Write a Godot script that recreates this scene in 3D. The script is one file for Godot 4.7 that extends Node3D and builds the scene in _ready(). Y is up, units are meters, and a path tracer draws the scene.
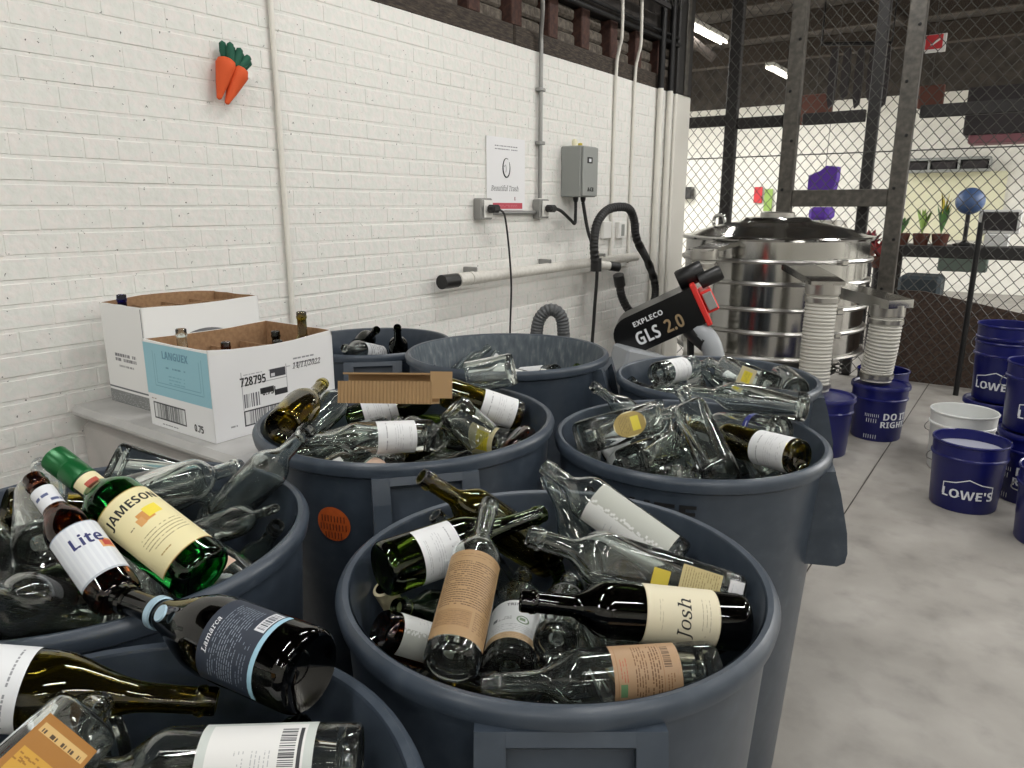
extends Node3D
# A corner of a glass recycling workshop: grey bins full of bottles in front of a white painted brick wall.
# The wall face is the plane x = 0, the floor y = 0, the wire fence runs along z = -6.05. Metres, y up.

const EYE := Vector3(2.45, 1.30, 0.0)
const FOCAL := 725.0            # focal length in pixels of the 1024 x 768 frame
const YAW := 35.5               # degrees, turned towards the brick wall
const DIP := 13.72              # degrees, looking down
const LAMP_TINT := Color(1.0, 0.998, 0.99)
const HALL_X0 := -5.0
const HALL_X1 := 7.0
const HALL_Z0 := -13.4
const HALL_Z1 := 4.0
const CEIL := 3.72
const WALL_TOP := 2.15

var rng := RandomNumberGenerator.new()
var M := {}
var used := {}
var shapes := {}

# ------------------------------------------------------------------ mesh building
class Shape:
	var v := PackedVector3Array()
	var n := PackedVector3Array()
	var t := PackedVector2Array()
	var i := PackedInt32Array()

	func tri(a: int, b: int, c: int) -> void:
		var face := (v[c] - v[a]).cross(v[b] - v[a])
		if face.length_squared() < 1e-18:
			return
		if face.dot(n[a] + n[b] + n[c]) >= 0.0:
			i.append_array([a, b, c])
		else:
			i.append_array([a, c, b])

	func vert(p: Vector3, q: Vector3, uv := Vector2.ZERO) -> int:
		v.append(p)
		n.append(q)
		t.append(uv)
		return v.size() - 1

	func quad(a: Vector3, b: Vector3, c: Vector3, d: Vector3, nor: Vector3, u0 := Vector2(0, 0), u1 := Vector2(1, 1)) -> void:
		var s := v.size()
		vert(a, nor, Vector2(u0.x, u1.y))
		vert(b, nor, Vector2(u1.x, u1.y))
		vert(c, nor, Vector2(u1.x, u0.y))
		vert(d, nor, Vector2(u0.x, u0.y))
		tri(s, s + 1, s + 2)
		tri(s, s + 2, s + 3)

	func face(pts: Array, nor: Vector3) -> void:
		var s := v.size()
		for p in pts:
			vert(p, nor, Vector2(p.x + p.z, p.y))
		for k in range(1, pts.size() - 1):
			tri(s, s + k, s + k + 1)

	# box with chamfered edges, placed by a transform
	func box(size: Vector3, x := Transform3D(), c := 0.0) -> void:
		var h := size * 0.5
		c = minf(c, minf(h.x, minf(h.y, h.z)) * 0.8)
		var k := h - Vector3(c, c, c)
		var ax := [Vector3(1, 0, 0), Vector3(0, 1, 0), Vector3(0, 0, 1)]
		for a in 3:
			for sg: float in [-1.0, 1.0]:
				var w: Vector3 = ax[a] * sg
				var b1: Vector3 = ax[(a + 1) % 3]
				var b2: Vector3 = ax[(a + 2) % 3]
				var o: Vector3 = w * h.dot(ax[a])
				var e1: Vector3 = b1 * k.dot(b1)
				var e2: Vector3 = b2 * k.dot(b2)
				quad(x * (o - e1 - e2), x * (o + e1 - e2), x * (o + e1 + e2), x * (o - e1 + e2), (x.basis * w).normalized())
		if c <= 0.0:
			return
		for a in 3:
			var b1: Vector3 = ax[(a + 1) % 3]
			var b2: Vector3 = ax[(a + 2) % 3]
			var e: Vector3 = ax[a] * k.dot(ax[a])
			for s1: float in [-1.0, 1.0]:
				for s2: float in [-1.0, 1.0]:
					var p: Vector3 = b1 * s1 * h.dot(b1) + b2 * s2 * k.dot(b2)
					var q: Vector3 = b1 * s1 * k.dot(b1) + b2 * s2 * h.dot(b2)
					quad(x * (p - e), x * (p + e), x * (q + e), x * (q - e), (x.basis * (b1 * s1 + b2 * s2)).normalized())
		for sx: float in [-1.0, 1.0]:
			for sy: float in [-1.0, 1.0]:
				for sz: float in [-1.0, 1.0]:
					var s := Vector3(sx, sy, sz)
					face([x * (s * Vector3(h.x, k.y, k.z)), x * (s * Vector3(k.x, h.y, k.z)), x * (s * Vector3(k.x, k.y, h.z))], (x.basis * s).normalized())

	# turned profile [r, y, (squareness)] round the y axis; corners sharper than 35 degrees stay sharp
	func lathe(prof: Array, seg := 32, x := Transform3D(), flat := 1.0, arc := TAU, from := 0.0) -> void:
		var m := prof.size()
		var segn := []
		for k in m - 1:
			var d := Vector2(prof[k + 1][0] - prof[k][0], prof[k + 1][1] - prof[k][1])
			segn.append(Vector2(d.y, -d.x).normalized() if d.length() > 1e-9 else Vector2.ZERO)
		var run := 0.0
		for k in m - 1:
			var na: Vector2 = segn[k]
			var nb: Vector2 = segn[k]
			if k > 0 and segn[k - 1].dot(na) > 0.8:
				na = (na + segn[k - 1]).normalized()
			if k < m - 2 and segn[k + 1].dot(nb) > 0.8:
				nb = (segn[k + 1] + segn[k]).normalized()
			var len := Vector2(prof[k + 1][0] - prof[k][0], prof[k + 1][1] - prof[k][1]).length()
			var s := v.size()
			for e in 2:
				var pr: Array = prof[k + e]
				var q: float = pr[2] if pr.size() > 2 else 2.0
				var nn: Vector2 = na if e == 0 else nb
				for j in seg + 1:
					var th := from + arc * j / seg
					var cx := cos(th)
					var cz := sin(th)
					var sc := 1.0
					var rn := Vector2(cx, cz)
					if q > 2.01:
						var ax := absf(cx)
						var az := absf(cz)
						sc = pow(pow(ax, q) + pow(az, q), -1.0 / q)
						rn = Vector2(signf(cx) * pow(ax, q - 1.0), signf(cz) * pow(az, q - 1.0)).normalized()
					var p := Vector3(pr[0] * sc * cx, pr[1], pr[0] * sc * cz * flat)
					var nor := Vector3(rn.x * nn.x, nn.y, rn.y * nn.x / flat).normalized()
					vert(x * p, (x.basis * nor).normalized(), Vector2(float(j) / seg, run + len * e))
			run += len
			for j in seg:
				tri(s + j, s + j + 1, s + seg + 1 + j)
				tri(s + j + 1, s + seg + 2 + j, s + seg + 1 + j)

	# round tube along points; radius is a number or a function of the running length
	func tube(pts: Array, radius, seg := 10, caps := true) -> void:
		var m := pts.size()
		var tan := []
		for k in m:
			tan.append((pts[mini(k + 1, m - 1)] - pts[maxi(k - 1, 0)]).normalized())
		var side: Vector3 = tan[0].cross(Vector3.UP)
		if side.length() < 0.1:
			side = tan[0].cross(Vector3.RIGHT)
		side = side.normalized()
		var run := 0.0
		var first := v.size()
		for k in m:
			if k > 0:
				run += (pts[k] - pts[k - 1]).length()
				side = (side - tan[k] * side.dot(tan[k])).normalized()
			var up: Vector3 = tan[k].cross(side).normalized()
			var r: float = radius.call(run, k) if radius is Callable else float(radius)
			var slope: float = ((radius.call(run + 0.0008, k) as float) - (radius.call(run - 0.0008, k) as float)) / 0.0016 if radius is Callable else 0.0
			for j in seg + 1:
				var th := TAU * j / seg
				var nor: Vector3 = side * cos(th) + up * sin(th)
				vert(pts[k] + nor * r, (nor - (tan[k] as Vector3) * slope).normalized(), Vector2(float(j) / seg, run))
		for k in m - 1:
			for j in seg:
				var s := first + k * (seg + 1) + j
				tri(s, s + 1, s + seg + 1)
				tri(s + 1, s + seg + 2, s + seg + 1)
		if caps:
			for e in 2:
				var k := 0 if e == 0 else m - 1
				var nor: Vector3 = -tan[0] if e == 0 else tan[m - 1]
				var c := vert(pts[k], nor)
				var s := v.size()
				for j in seg + 1:
					vert(v[first + k * (seg + 1) + j], nor)
				for j in seg:
					tri(c, s + j, s + j + 1)

	# flat outline (x, y) pushed out along z from 0 to depth
	func slab(outline: PackedVector2Array, depth: float, x := Transform3D()) -> void:
		var idx := Geometry2D.triangulate_polygon(outline)
		for e in 2:
			var s := v.size()
			var nor := (x.basis * Vector3(0, 0, -1.0 if e == 0 else 1.0)).normalized()
			for p in outline:
				vert(x * Vector3(p.x, p.y, depth * e), nor, p)
			for k in range(0, idx.size(), 3):
				tri(s + idx[k], s + idx[k + 1], s + idx[k + 2])
		var turn := 1.0 if Geometry2D.is_polygon_clockwise(outline) else -1.0
		for k in outline.size():
			var a := outline[k]
			var b := outline[(k + 1) % outline.size()]
			var d := (b - a).normalized()
			var nor := (x.basis * Vector3(-d.y * turn, d.x * turn, 0)).normalized()
			quad(x * Vector3(a.x, a.y, 0), x * Vector3(b.x, b.y, 0), x * Vector3(b.x, b.y, depth), x * Vector3(a.x, a.y, depth), nor)

	func strip_patch(r: float, y0: float, y1: float, half: float, lift := 0.0004, seg := 14, mid := 0.0) -> void:
		var s := v.size()
		for e in 2:
			for j in seg + 1:
				var f := mid - half + 2.0 * half * j / seg
				var nor := Vector3(sin(f), 0, cos(f))
				vert(nor * (r + lift) + Vector3(0, y0 if e == 0 else y1, 0), nor, Vector2(float(j) / seg, 1.0 - e))
		for j in seg:
			tri(s + j, s + j + 1, s + seg + 1 + j)
			tri(s + j + 1, s + seg + 2 + j, s + seg + 1 + j)

	func done() -> ArrayMesh:
		var a := []
		a.resize(Mesh.ARRAY_MAX)
		a[Mesh.ARRAY_VERTEX] = v
		a[Mesh.ARRAY_NORMAL] = n
		a[Mesh.ARRAY_TEX_UV] = t
		a[Mesh.ARRAY_INDEX] = i
		var m := ArrayMesh.new()
		m.add_surface_from_arrays(Mesh.PRIMITIVE_TRIANGLES, a)
		return m


func box_mesh(size: Vector3, c := 0.0) -> ArrayMesh:
	var s := Shape.new()
	s.box(size, Transform3D(), c)
	return s.done()


func box_at(lo: Vector3, hi: Vector3, c := 0.0) -> ArrayMesh:
	var s := Shape.new()
	s.box(hi - lo, Transform3D(Basis(), (lo + hi) * 0.5), c)
	return s.done()


func lathe_mesh(prof: Array, seg := 32, x := Transform3D(), flat := 1.0) -> ArrayMesh:
	var s := Shape.new()
	s.lathe(prof, seg, x, flat)
	return s.done()


func tube_mesh(pts: Array, radius, seg := 10) -> ArrayMesh:
	var s := Shape.new()
	s.tube(pts, radius, seg)
	return s.done()


func slab_mesh(outline: Array, depth: float, x := Transform3D()) -> ArrayMesh:
	var s := Shape.new()
	s.slab(PackedVector2Array(outline), depth, x)
	return s.done()


# smooth curve through points
func curve(pts: Array, steps := 8) -> Array:
	var out := []
	for k in pts.size() - 1:
		var a: Vector3 = pts[maxi(k - 1, 0)]
		var b: Vector3 = pts[k]
		var c: Vector3 = pts[k + 1]
		var d: Vector3 = pts[mini(k + 2, pts.size() - 1)]
		for j in steps:
			out.append(b.cubic_interpolate(c, a, d, float(j) / steps))
	out.append(pts[-1])
	return out


# lettering: flat in the x-y plane, centred on x, standing on y = 0, "tall" metres high capitals; bent round the y axis when r > 0
func letters(text: String, tall: float, r := 0.0, mono := false, thick := 0.0012, italic := false, stretch := 1.0) -> ArrayMesh:
	var key := "%s %f %f %s %s %f" % [text, tall, r, mono, italic, stretch]
	if shapes.has(key):
		return shapes[key]
	var f := SystemFont.new()
	f.font_names = PackedStringArray(["Droid Sans Mono" if mono else ("Droid Serif" if italic else "Droid Sans")])
	f.font_weight = 400 if italic else 700
	var tm := TextMesh.new()
	tm.font = f
	tm.text = text
	tm.font_size = 64
	tm.pixel_size = tall / 46.0
	tm.depth = thick
	tm.curve_step = 3.0
	tm.horizontal_alignment = HORIZONTAL_ALIGNMENT_CENTER
	var a: Array = tm.surface_get_arrays(0)
	var v: PackedVector3Array = a[Mesh.ARRAY_VERTEX]
	var n: PackedVector3Array = a[Mesh.ARRAY_NORMAL]
	for k in v.size():
		var p := v[k]
		p.x *= stretch
		if italic:
			p.x += p.y * 0.25
		if r > 0.0:
			var ph := p.x / r
			var d := r + p.z
			v[k] = Vector3(sin(ph) * d, p.y, cos(ph) * d)
			n[k] = Basis(Vector3.UP, ph) * n[k]
		else:
			v[k] = p
	a[Mesh.ARRAY_VERTEX] = v
	a[Mesh.ARRAY_NORMAL] = n
	a[Mesh.ARRAY_TANGENT] = null
	var m := ArrayMesh.new()
	m.add_surface_from_arrays(Mesh.PRIMITIVE_TRIANGLES, a)
	shapes[key] = m
	return m


# ------------------------------------------------------------------ nodes
func numbered(called: String) -> String:
	if not used.has(called):
		used[called] = 0
		return called
	used[called] += 1
	return "%s_%03d" % [called, used[called]]


func thing(called: String, label: String, category: String, at := Transform3D(), group := "") -> Node3D:
	var o := Node3D.new()
	o.name = numbered(called)
	o.transform = at
	o.set_meta("label", label)
	o.set_meta("category", category)
	if group != "":
		o.set_meta("group", group)
	add_child(o)
	return o


func structure(called: String, mesh: Mesh = null, m: Material = null) -> Node3D:
	var o: Node3D
	if mesh:
		o = MeshInstance3D.new()
		o.mesh = mesh
		o.material_override = m
	else:
		o = Node3D.new()
	o.name = called
	o.set_meta("kind", "structure")
	add_child(o)
	return o


func part(parent: Node, called: String, mesh: Mesh, m: Material, at := Transform3D(), label := "") -> MeshInstance3D:
	var o := MeshInstance3D.new()
	o.name = called
	o.mesh = mesh
	o.material_override = m
	o.transform = at
	if label != "":
		o.set_meta("label", label)
	parent.add_child(o, true)
	return o


func solo(called: String, mesh: Mesh, m: Material, label: String, category: String, at := Transform3D(), group := "") -> MeshInstance3D:
	var o := MeshInstance3D.new()
	o.name = numbered(called)
	o.mesh = mesh
	o.material_override = m
	o.transform = at
	o.set_meta("label", label)
	o.set_meta("category", category)
	if group != "":
		o.set_meta("group", group)
	add_child(o)
	return o


func at(p: Vector3, turn := 0.0) -> Transform3D:
	return Transform3D(Basis(Vector3.UP, turn), p)


# ------------------------------------------------------------------ materials
func mat(c: Color, rough := 0.6, metal := 0.0, spec := 0.5) -> StandardMaterial3D:
	var m := StandardMaterial3D.new()
	m.albedo_color = c
	m.roughness = rough
	m.metallic = metal
	m.metallic_specular = spec
	return m


func rgb(r: int, g: int, b: int) -> Color:
	return Color(r / 255.0, g / 255.0, b / 255.0)


func noise_tex(size: int, freq: float, ramp: Array, seed_: int, octaves := 4, kind := FastNoiseLite.TYPE_SIMPLEX_SMOOTH) -> NoiseTexture2D:
	var f := FastNoiseLite.new()
	f.seed = seed_
	f.frequency = freq
	f.noise_type = kind
	f.fractal_octaves = octaves
	var g := Gradient.new()
	g.offsets = PackedFloat32Array(ramp.map(func(e): return e[0]))
	g.colors = PackedColorArray(ramp.map(func(e): return e[1]))
	var t := NoiseTexture2D.new()
	t.width = size
	t.height = size
	t.seamless = true
	t.noise = f
	t.color_ramp = g
	t.generate_mipmaps = false
	return t


func textured(tex: Texture2D, scale: float, rough := 0.7, bump: Texture2D = null, relief := 0.1) -> StandardMaterial3D:
	var m := mat(Color.WHITE, rough)
	m.albedo_texture = tex
	m.uv1_triplanar = true
	m.uv1_world_triplanar = true
	m.uv1_scale = Vector3(scale, scale, scale)
	if bump:
		m.heightmap_enabled = true
		m.heightmap_texture = bump
		m.heightmap_scale = relief
	return m


func glass(c: Color, ior := 0.05, haze := 0.0) -> StandardMaterial3D:
	# haze: share of pale colour mixed in to brighten the glass
	var m := mat(Color(c.r, c.g, c.b, haze), 0.0)
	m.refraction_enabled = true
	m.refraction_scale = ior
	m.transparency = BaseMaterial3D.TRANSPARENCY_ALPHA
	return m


func thin_glass(a: float, c := Color(0.9, 0.95, 0.93)) -> StandardMaterial3D:
	var m := mat(Color(c.r, c.g, c.b, a), 0.02)
	m.transparency = BaseMaterial3D.TRANSPARENCY_ALPHA
	return m


func lamp_mat(c: Color, e: float) -> StandardMaterial3D:
	var m := mat(c, 0.5)
	m.emission_enabled = true
	m.emission = c
	m.emission_energy_multiplier = e
	return m


# ------------------------------------------------------------------ where a pixel of the photograph meets a plane
var axis_f: Vector3
var axis_r: Vector3
var axis_u: Vector3


func sight(x: float, y: float) -> Vector3:
	return axis_f + axis_r * (x - 512.0) / FOCAL - axis_u * (y - 384.0) / FOCAL


func on_wall(x: float, y: float, off := 0.0) -> Vector3:
	var d := sight(x, y)
	return EYE + d * (off - EYE.x) / d.x


func on_z(x: float, y: float, z: float) -> Vector3:
	var d := sight(x, y)
	return EYE + d * (z - EYE.z) / d.z


func on_level(x: float, y: float, h := 0.0) -> Vector3:
	var d := sight(x, y)
	return EYE + d * (h - EYE.y) / d.y


func seen_at(p: Vector3) -> Vector3:
	var v := p - EYE
	var z := v.dot(axis_f)
	return Vector3(512.0 + FOCAL * v.dot(axis_r) / z, 384.0 - FOCAL * v.dot(axis_u) / z, z)


func camera_and_air() -> void:
	var cam := Camera3D.new()
	cam.name = "camera"
	cam.position = EYE
	cam.rotation_degrees = Vector3(-DIP, YAW, 0)
	cam.fov = rad_to_deg(2.0 * atan(384.0 / FOCAL))
	cam.near = 0.02
	cam.far = 60.0
	add_child(cam)
	cam.current = true
	axis_f = -cam.basis.z
	axis_r = cam.basis.x
	axis_u = cam.basis.y
	var e := Environment.new()
	e.background_mode = Environment.BG_COLOR
	e.background_color = Color(0.02, 0.02, 0.02)
	e.tonemap_mode = Environment.TONE_MAPPER_LINEAR
	e.tonemap_exposure = 0.94
	e.sdfgi_enabled = true
	e.ssao_enabled = true
	e.ssil_enabled = true
	var w := WorldEnvironment.new()
	w.name = "surroundings"
	w.environment = e
	add_child(w)


# ceiling strip lamps run along z, as those seen through the fence do
func strip_lamp(p: Vector3, long: float, energy: float, label: String, group := "") -> void:
	var t := thing("fluorescent_lamp", label, "lamp", at(p), group)
	var s := Shape.new()
	s.box(Vector3(0.13, 0.05, long), Transform3D(Basis(), Vector3(0, 0.045, 0)), 0.008)
	part(t, "housing", s.done(), M.lamp_housing)
	for e: float in [-0.035, 0.035]:
		part(t, "tube", tube_mesh([Vector3(e, 0, -long / 2), Vector3(e, 0, long / 2)], 0.013, 10), M.lamp_glow)
	for e: float in [-1.0, 1.0]:
		part(t, "hanger", tube_mesh([Vector3(0, 0.07, e * long * 0.4), Vector3(0, CEIL - p.y, e * long * 0.4)], 0.004, 6), M.black_metal)
	var l := AreaLight3D.new()
	l.name = "lamp_light"
	l.area_size = Vector2(0.12, long)
	l.light_energy = energy
	l.light_color = LAMP_TINT
	l.area_normalize_energy = true
	l.area_range = 30.0
	l.shadow_enabled = true
	l.position = Vector3(0, -0.02, 0)
	l.rotation_degrees = Vector3(-90, 0, 0)
	t.add_child(l)


func lamps() -> void:
	var here := "ceiling strip lamps over the bins"
	var there := "ceiling strip lamps beyond the fence"
	for z: float in [-5.0, -2.4, 0.2, 2.8]:  # row nearest the fence added to brighten that end of the wall
		for x: float in [1.3, 3.6, 5.6]:
			strip_lamp(Vector3(x, 3.35, z), 1.22, 2.6, "fluorescent strip lamp hung from the dark ceiling above the glass bins", here)
	strip_lamp(Vector3(-0.93, 3.2, -8.47), 1.22, 3.0, "glowing strip lamp beyond the fence beside the white column", there)
	strip_lamp(Vector3(-0.96, 3.2, -11.6), 1.22, 3.0, "small glowing strip lamp far behind the fence, low between two posts", there)
	for z: float in [-7.6, -10.2]:  # extra lamps added out of view to whiten the far wall
		strip_lamp(Vector3(-3.4, 3.2, z), 1.22, 22.0, "added unseen strip lamp brightening the hall from behind the brick wall", there)
		strip_lamp(Vector3(5.6, 3.2, z), 1.22, 22.0, "added unseen strip lamp brightening the hall from the workbench side", there)


func materials() -> void:
	var grey := func(v: float) -> Color: return Color(v, v, v)
	# painted brick: off-white paint, slightly uneven, with little dark chips
	var paint := noise_tex(1024, 0.012, [[0.0, rgb(219, 219, 214)], [0.4, rgb(223, 224, 219)], [0.62, rgb(227, 223, 219)], [1.0, rgb(230, 228, 225)]], 3, 5)
	var chips := noise_tex(1024, 0.022, [[0.0, grey.call(0.2)], [0.085, grey.call(0.5)], [0.1, grey.call(1.0)], [1.0, grey.call(1.0)]], 11, 3)
	var rough := noise_tex(512, 0.03, [[0.0, grey.call(0.0)], [1.0, grey.call(1.0)]], 5, 5)
	M.paint = textured(paint, 0.9, 0.75, rough, 0.14)
	M.paint.uv1_scale = Vector3(1.7, 1.7, 1.7)
	M.paint.detail_enabled = true
	M.paint.detail_albedo = chips
	M.paint.detail_blend_mode = BaseMaterial3D.BLEND_MODE_MUL
	M.paint.uv2_triplanar = true
	M.paint.uv2_world_triplanar = true
	M.paint.uv2_scale = Vector3(1.1, 1.1, 1.1)
	M.plaster = textured(noise_tex(512, 0.02, [[0.0, rgb(216, 214, 206)], [1.0, rgb(232, 230, 222)]], 8), 0.5, 0.8)
	# concrete floor: blotches of two sizes and fine grit
	var blot := noise_tex(1024, 0.006, [[0.0, rgb(138, 134, 128)], [0.35, rgb(150, 146, 140)], [0.6, rgb(155, 151, 145)], [1.0, rgb(166, 162, 156)]], 21, 6)
	var grit := noise_tex(1024, 0.02, [[0.0, grey.call(0.88)], [0.3, grey.call(0.965)], [0.5, grey.call(1.0)], [1.0, grey.call(1.0)]], 27, 5, FastNoiseLite.TYPE_PERLIN)
	M.concrete = textured(blot, 0.45, 0.55, rough, 0.06)
	M.concrete.detail_enabled = true
	M.concrete.detail_albedo = grit
	M.concrete.detail_blend_mode = BaseMaterial3D.BLEND_MODE_MUL
	M.concrete.uv2_triplanar = true
	M.concrete.uv2_world_triplanar = true
	M.concrete.uv2_scale = Vector3(0.8, 0.8, 2.6)
	M.joint = mat(rgb(70, 66, 62), 0.9)
	# old timber and rubble
	var wood := noise_tex(512, 0.02, [[0.0, rgb(36, 30, 26)], [0.5, rgb(58, 50, 43)], [1.0, rgb(84, 74, 64)]], 31, 5)
	M.old_wood = textured(wood, 1.0, 0.85, rough, 0.3)
	M.old_wood.uv1_scale = Vector3(6, 6, 1.2)
	var red := noise_tex(256, 0.03, [[0.0, rgb(48, 30, 26)], [1.0, rgb(88, 58, 48)]], 33, 4)
	M.red_wood = textured(red, 3.0, 0.85)
	M.rubble = textured(noise_tex(256, 0.03, [[0.0, rgb(64, 58, 52)], [1.0, rgb(118, 110, 100)]], 35, 4), 2.5, 0.9, rough, 0.4)
	M.dark_wood = textured(noise_tex(256, 0.03, [[0.0, rgb(26, 23, 21)], [1.0, rgb(52, 46, 42)]], 37, 4), 1.4, 0.85)
	M.ceiling = textured(noise_tex(256, 0.02, [[0.0, rgb(50, 46, 42)], [1.0, rgb(84, 78, 72)]], 39, 4), 0.8, 0.85)
	M.fence_steel = textured(noise_tex(256, 0.03, [[0.0, rgb(50, 47, 43)], [1.0, rgb(88, 84, 76)]], 41, 4), 2.0, 0.55)
	M.fence_dark = mat(rgb(34, 32, 31), 0.6)
	M.wire = mat(rgb(62, 60, 57), 0.5, 0.3)
	M.brown_board = textured(noise_tex(256, 0.05, [[0.0, rgb(44, 33, 27)], [0.5, rgb(66, 51, 42)], [1.0, rgb(84, 67, 56)]], 43, 4), 2.5, 0.8)
	M.black_metal = mat(rgb(28, 28, 29), 0.45, 0.4)
	M.black_rubber = mat(rgb(26, 26, 27), 0.55)
	M.black_plastic = mat(rgb(18, 18, 19), 0.38)
	M.conduit = mat(rgb(150, 150, 148), 0.4, 0.7)
	M.white_pipe = textured(noise_tex(256, 0.04, [[0.0, rgb(196, 193, 185)], [1.0, rgb(222, 219, 212)]], 45, 4), 3.0, 0.5)
	M.white_paint = mat(rgb(222, 219, 211), 0.5)
	M.white_plastic = mat(rgb(230, 229, 225), 0.4)
	M.grey_box = mat(rgb(142, 145, 142), 0.45)
	M.lamp_housing = mat(rgb(210, 210, 205), 0.5)
	M.lamp_glow = lamp_mat(Color(1.0, 0.97, 0.92), 9.0)
	M.steel = mat(rgb(172, 171, 168), 0.14, 1.0)
	M.steel_band = mat(rgb(176, 174, 170), 0.3, 1.0)
	M.ink = mat(rgb(28, 28, 30), 0.7)
	M.ink_grey = mat(rgb(110, 110, 112), 0.7)
	M.print_white = mat(rgb(222, 224, 228), 0.6)
	M.red_paint = mat(rgb(214, 46, 40), 0.4)


# ------------------------------------------------------------------ floor, walls, ceiling
func floor_and_shell() -> void:
	var f := structure("floor")
	part(f, "sub_floor", box_at(Vector3(HALL_X0, -0.2, HALL_Z0), Vector3(HALL_X1, -0.006, HALL_Z1)), M.joint)
	var xs := [HALL_X0, -2.0, 1.922, 5.2, HALL_X1]
	var zs := [HALL_Z0, -9.6, -6.12, 0.9, HALL_Z1]
	for a in xs.size() - 1:
		for b in zs.size() - 1:
			part(f, "slab", box_at(Vector3(xs[a] + 0.003, -0.1, zs[b] + 0.003), Vector3(xs[a + 1] - 0.003, 0.0, zs[b + 1] - 0.003), 0.003), M.concrete)
	structure("ceiling", box_at(Vector3(HALL_X0, CEIL, HALL_Z0), Vector3(HALL_X1, CEIL + 0.2, HALL_Z1)), M.ceiling)
	structure("wall_right", box_at(Vector3(HALL_X1, 0, HALL_Z0), Vector3(HALL_X1 + 0.2, CEIL, HALL_Z1)), M.plaster)
	structure("wall_back", box_at(Vector3(-0.3, 0, HALL_Z1), Vector3(HALL_X1, CEIL, HALL_Z1 + 0.2)), M.plaster)
	structure("wall_hall_left", box_at(Vector3(HALL_X0 - 0.2, 0, HALL_Z0), Vector3(HALL_X0, CEIL, -5.7)), M.plaster)
	structure("wall_hall_end", box_at(Vector3(HALL_X0, 0, -5.88), Vector3(-0.25, CEIL, -5.7)), M.plaster)
	var far := structure("wall_far")
	part(far, "plaster", box_at(Vector3(HALL_X0, 0, HALL_Z0 - 0.2), Vector3(HALL_X1, 3.0, HALL_Z0)), M.plaster)
	part(far, "upper_boards", box_at(Vector3(HALL_X0, 3.0, HALL_Z0 - 0.2), Vector3(HALL_X1, CEIL, HALL_Z0 + 0.02)), M.ceiling)


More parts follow.
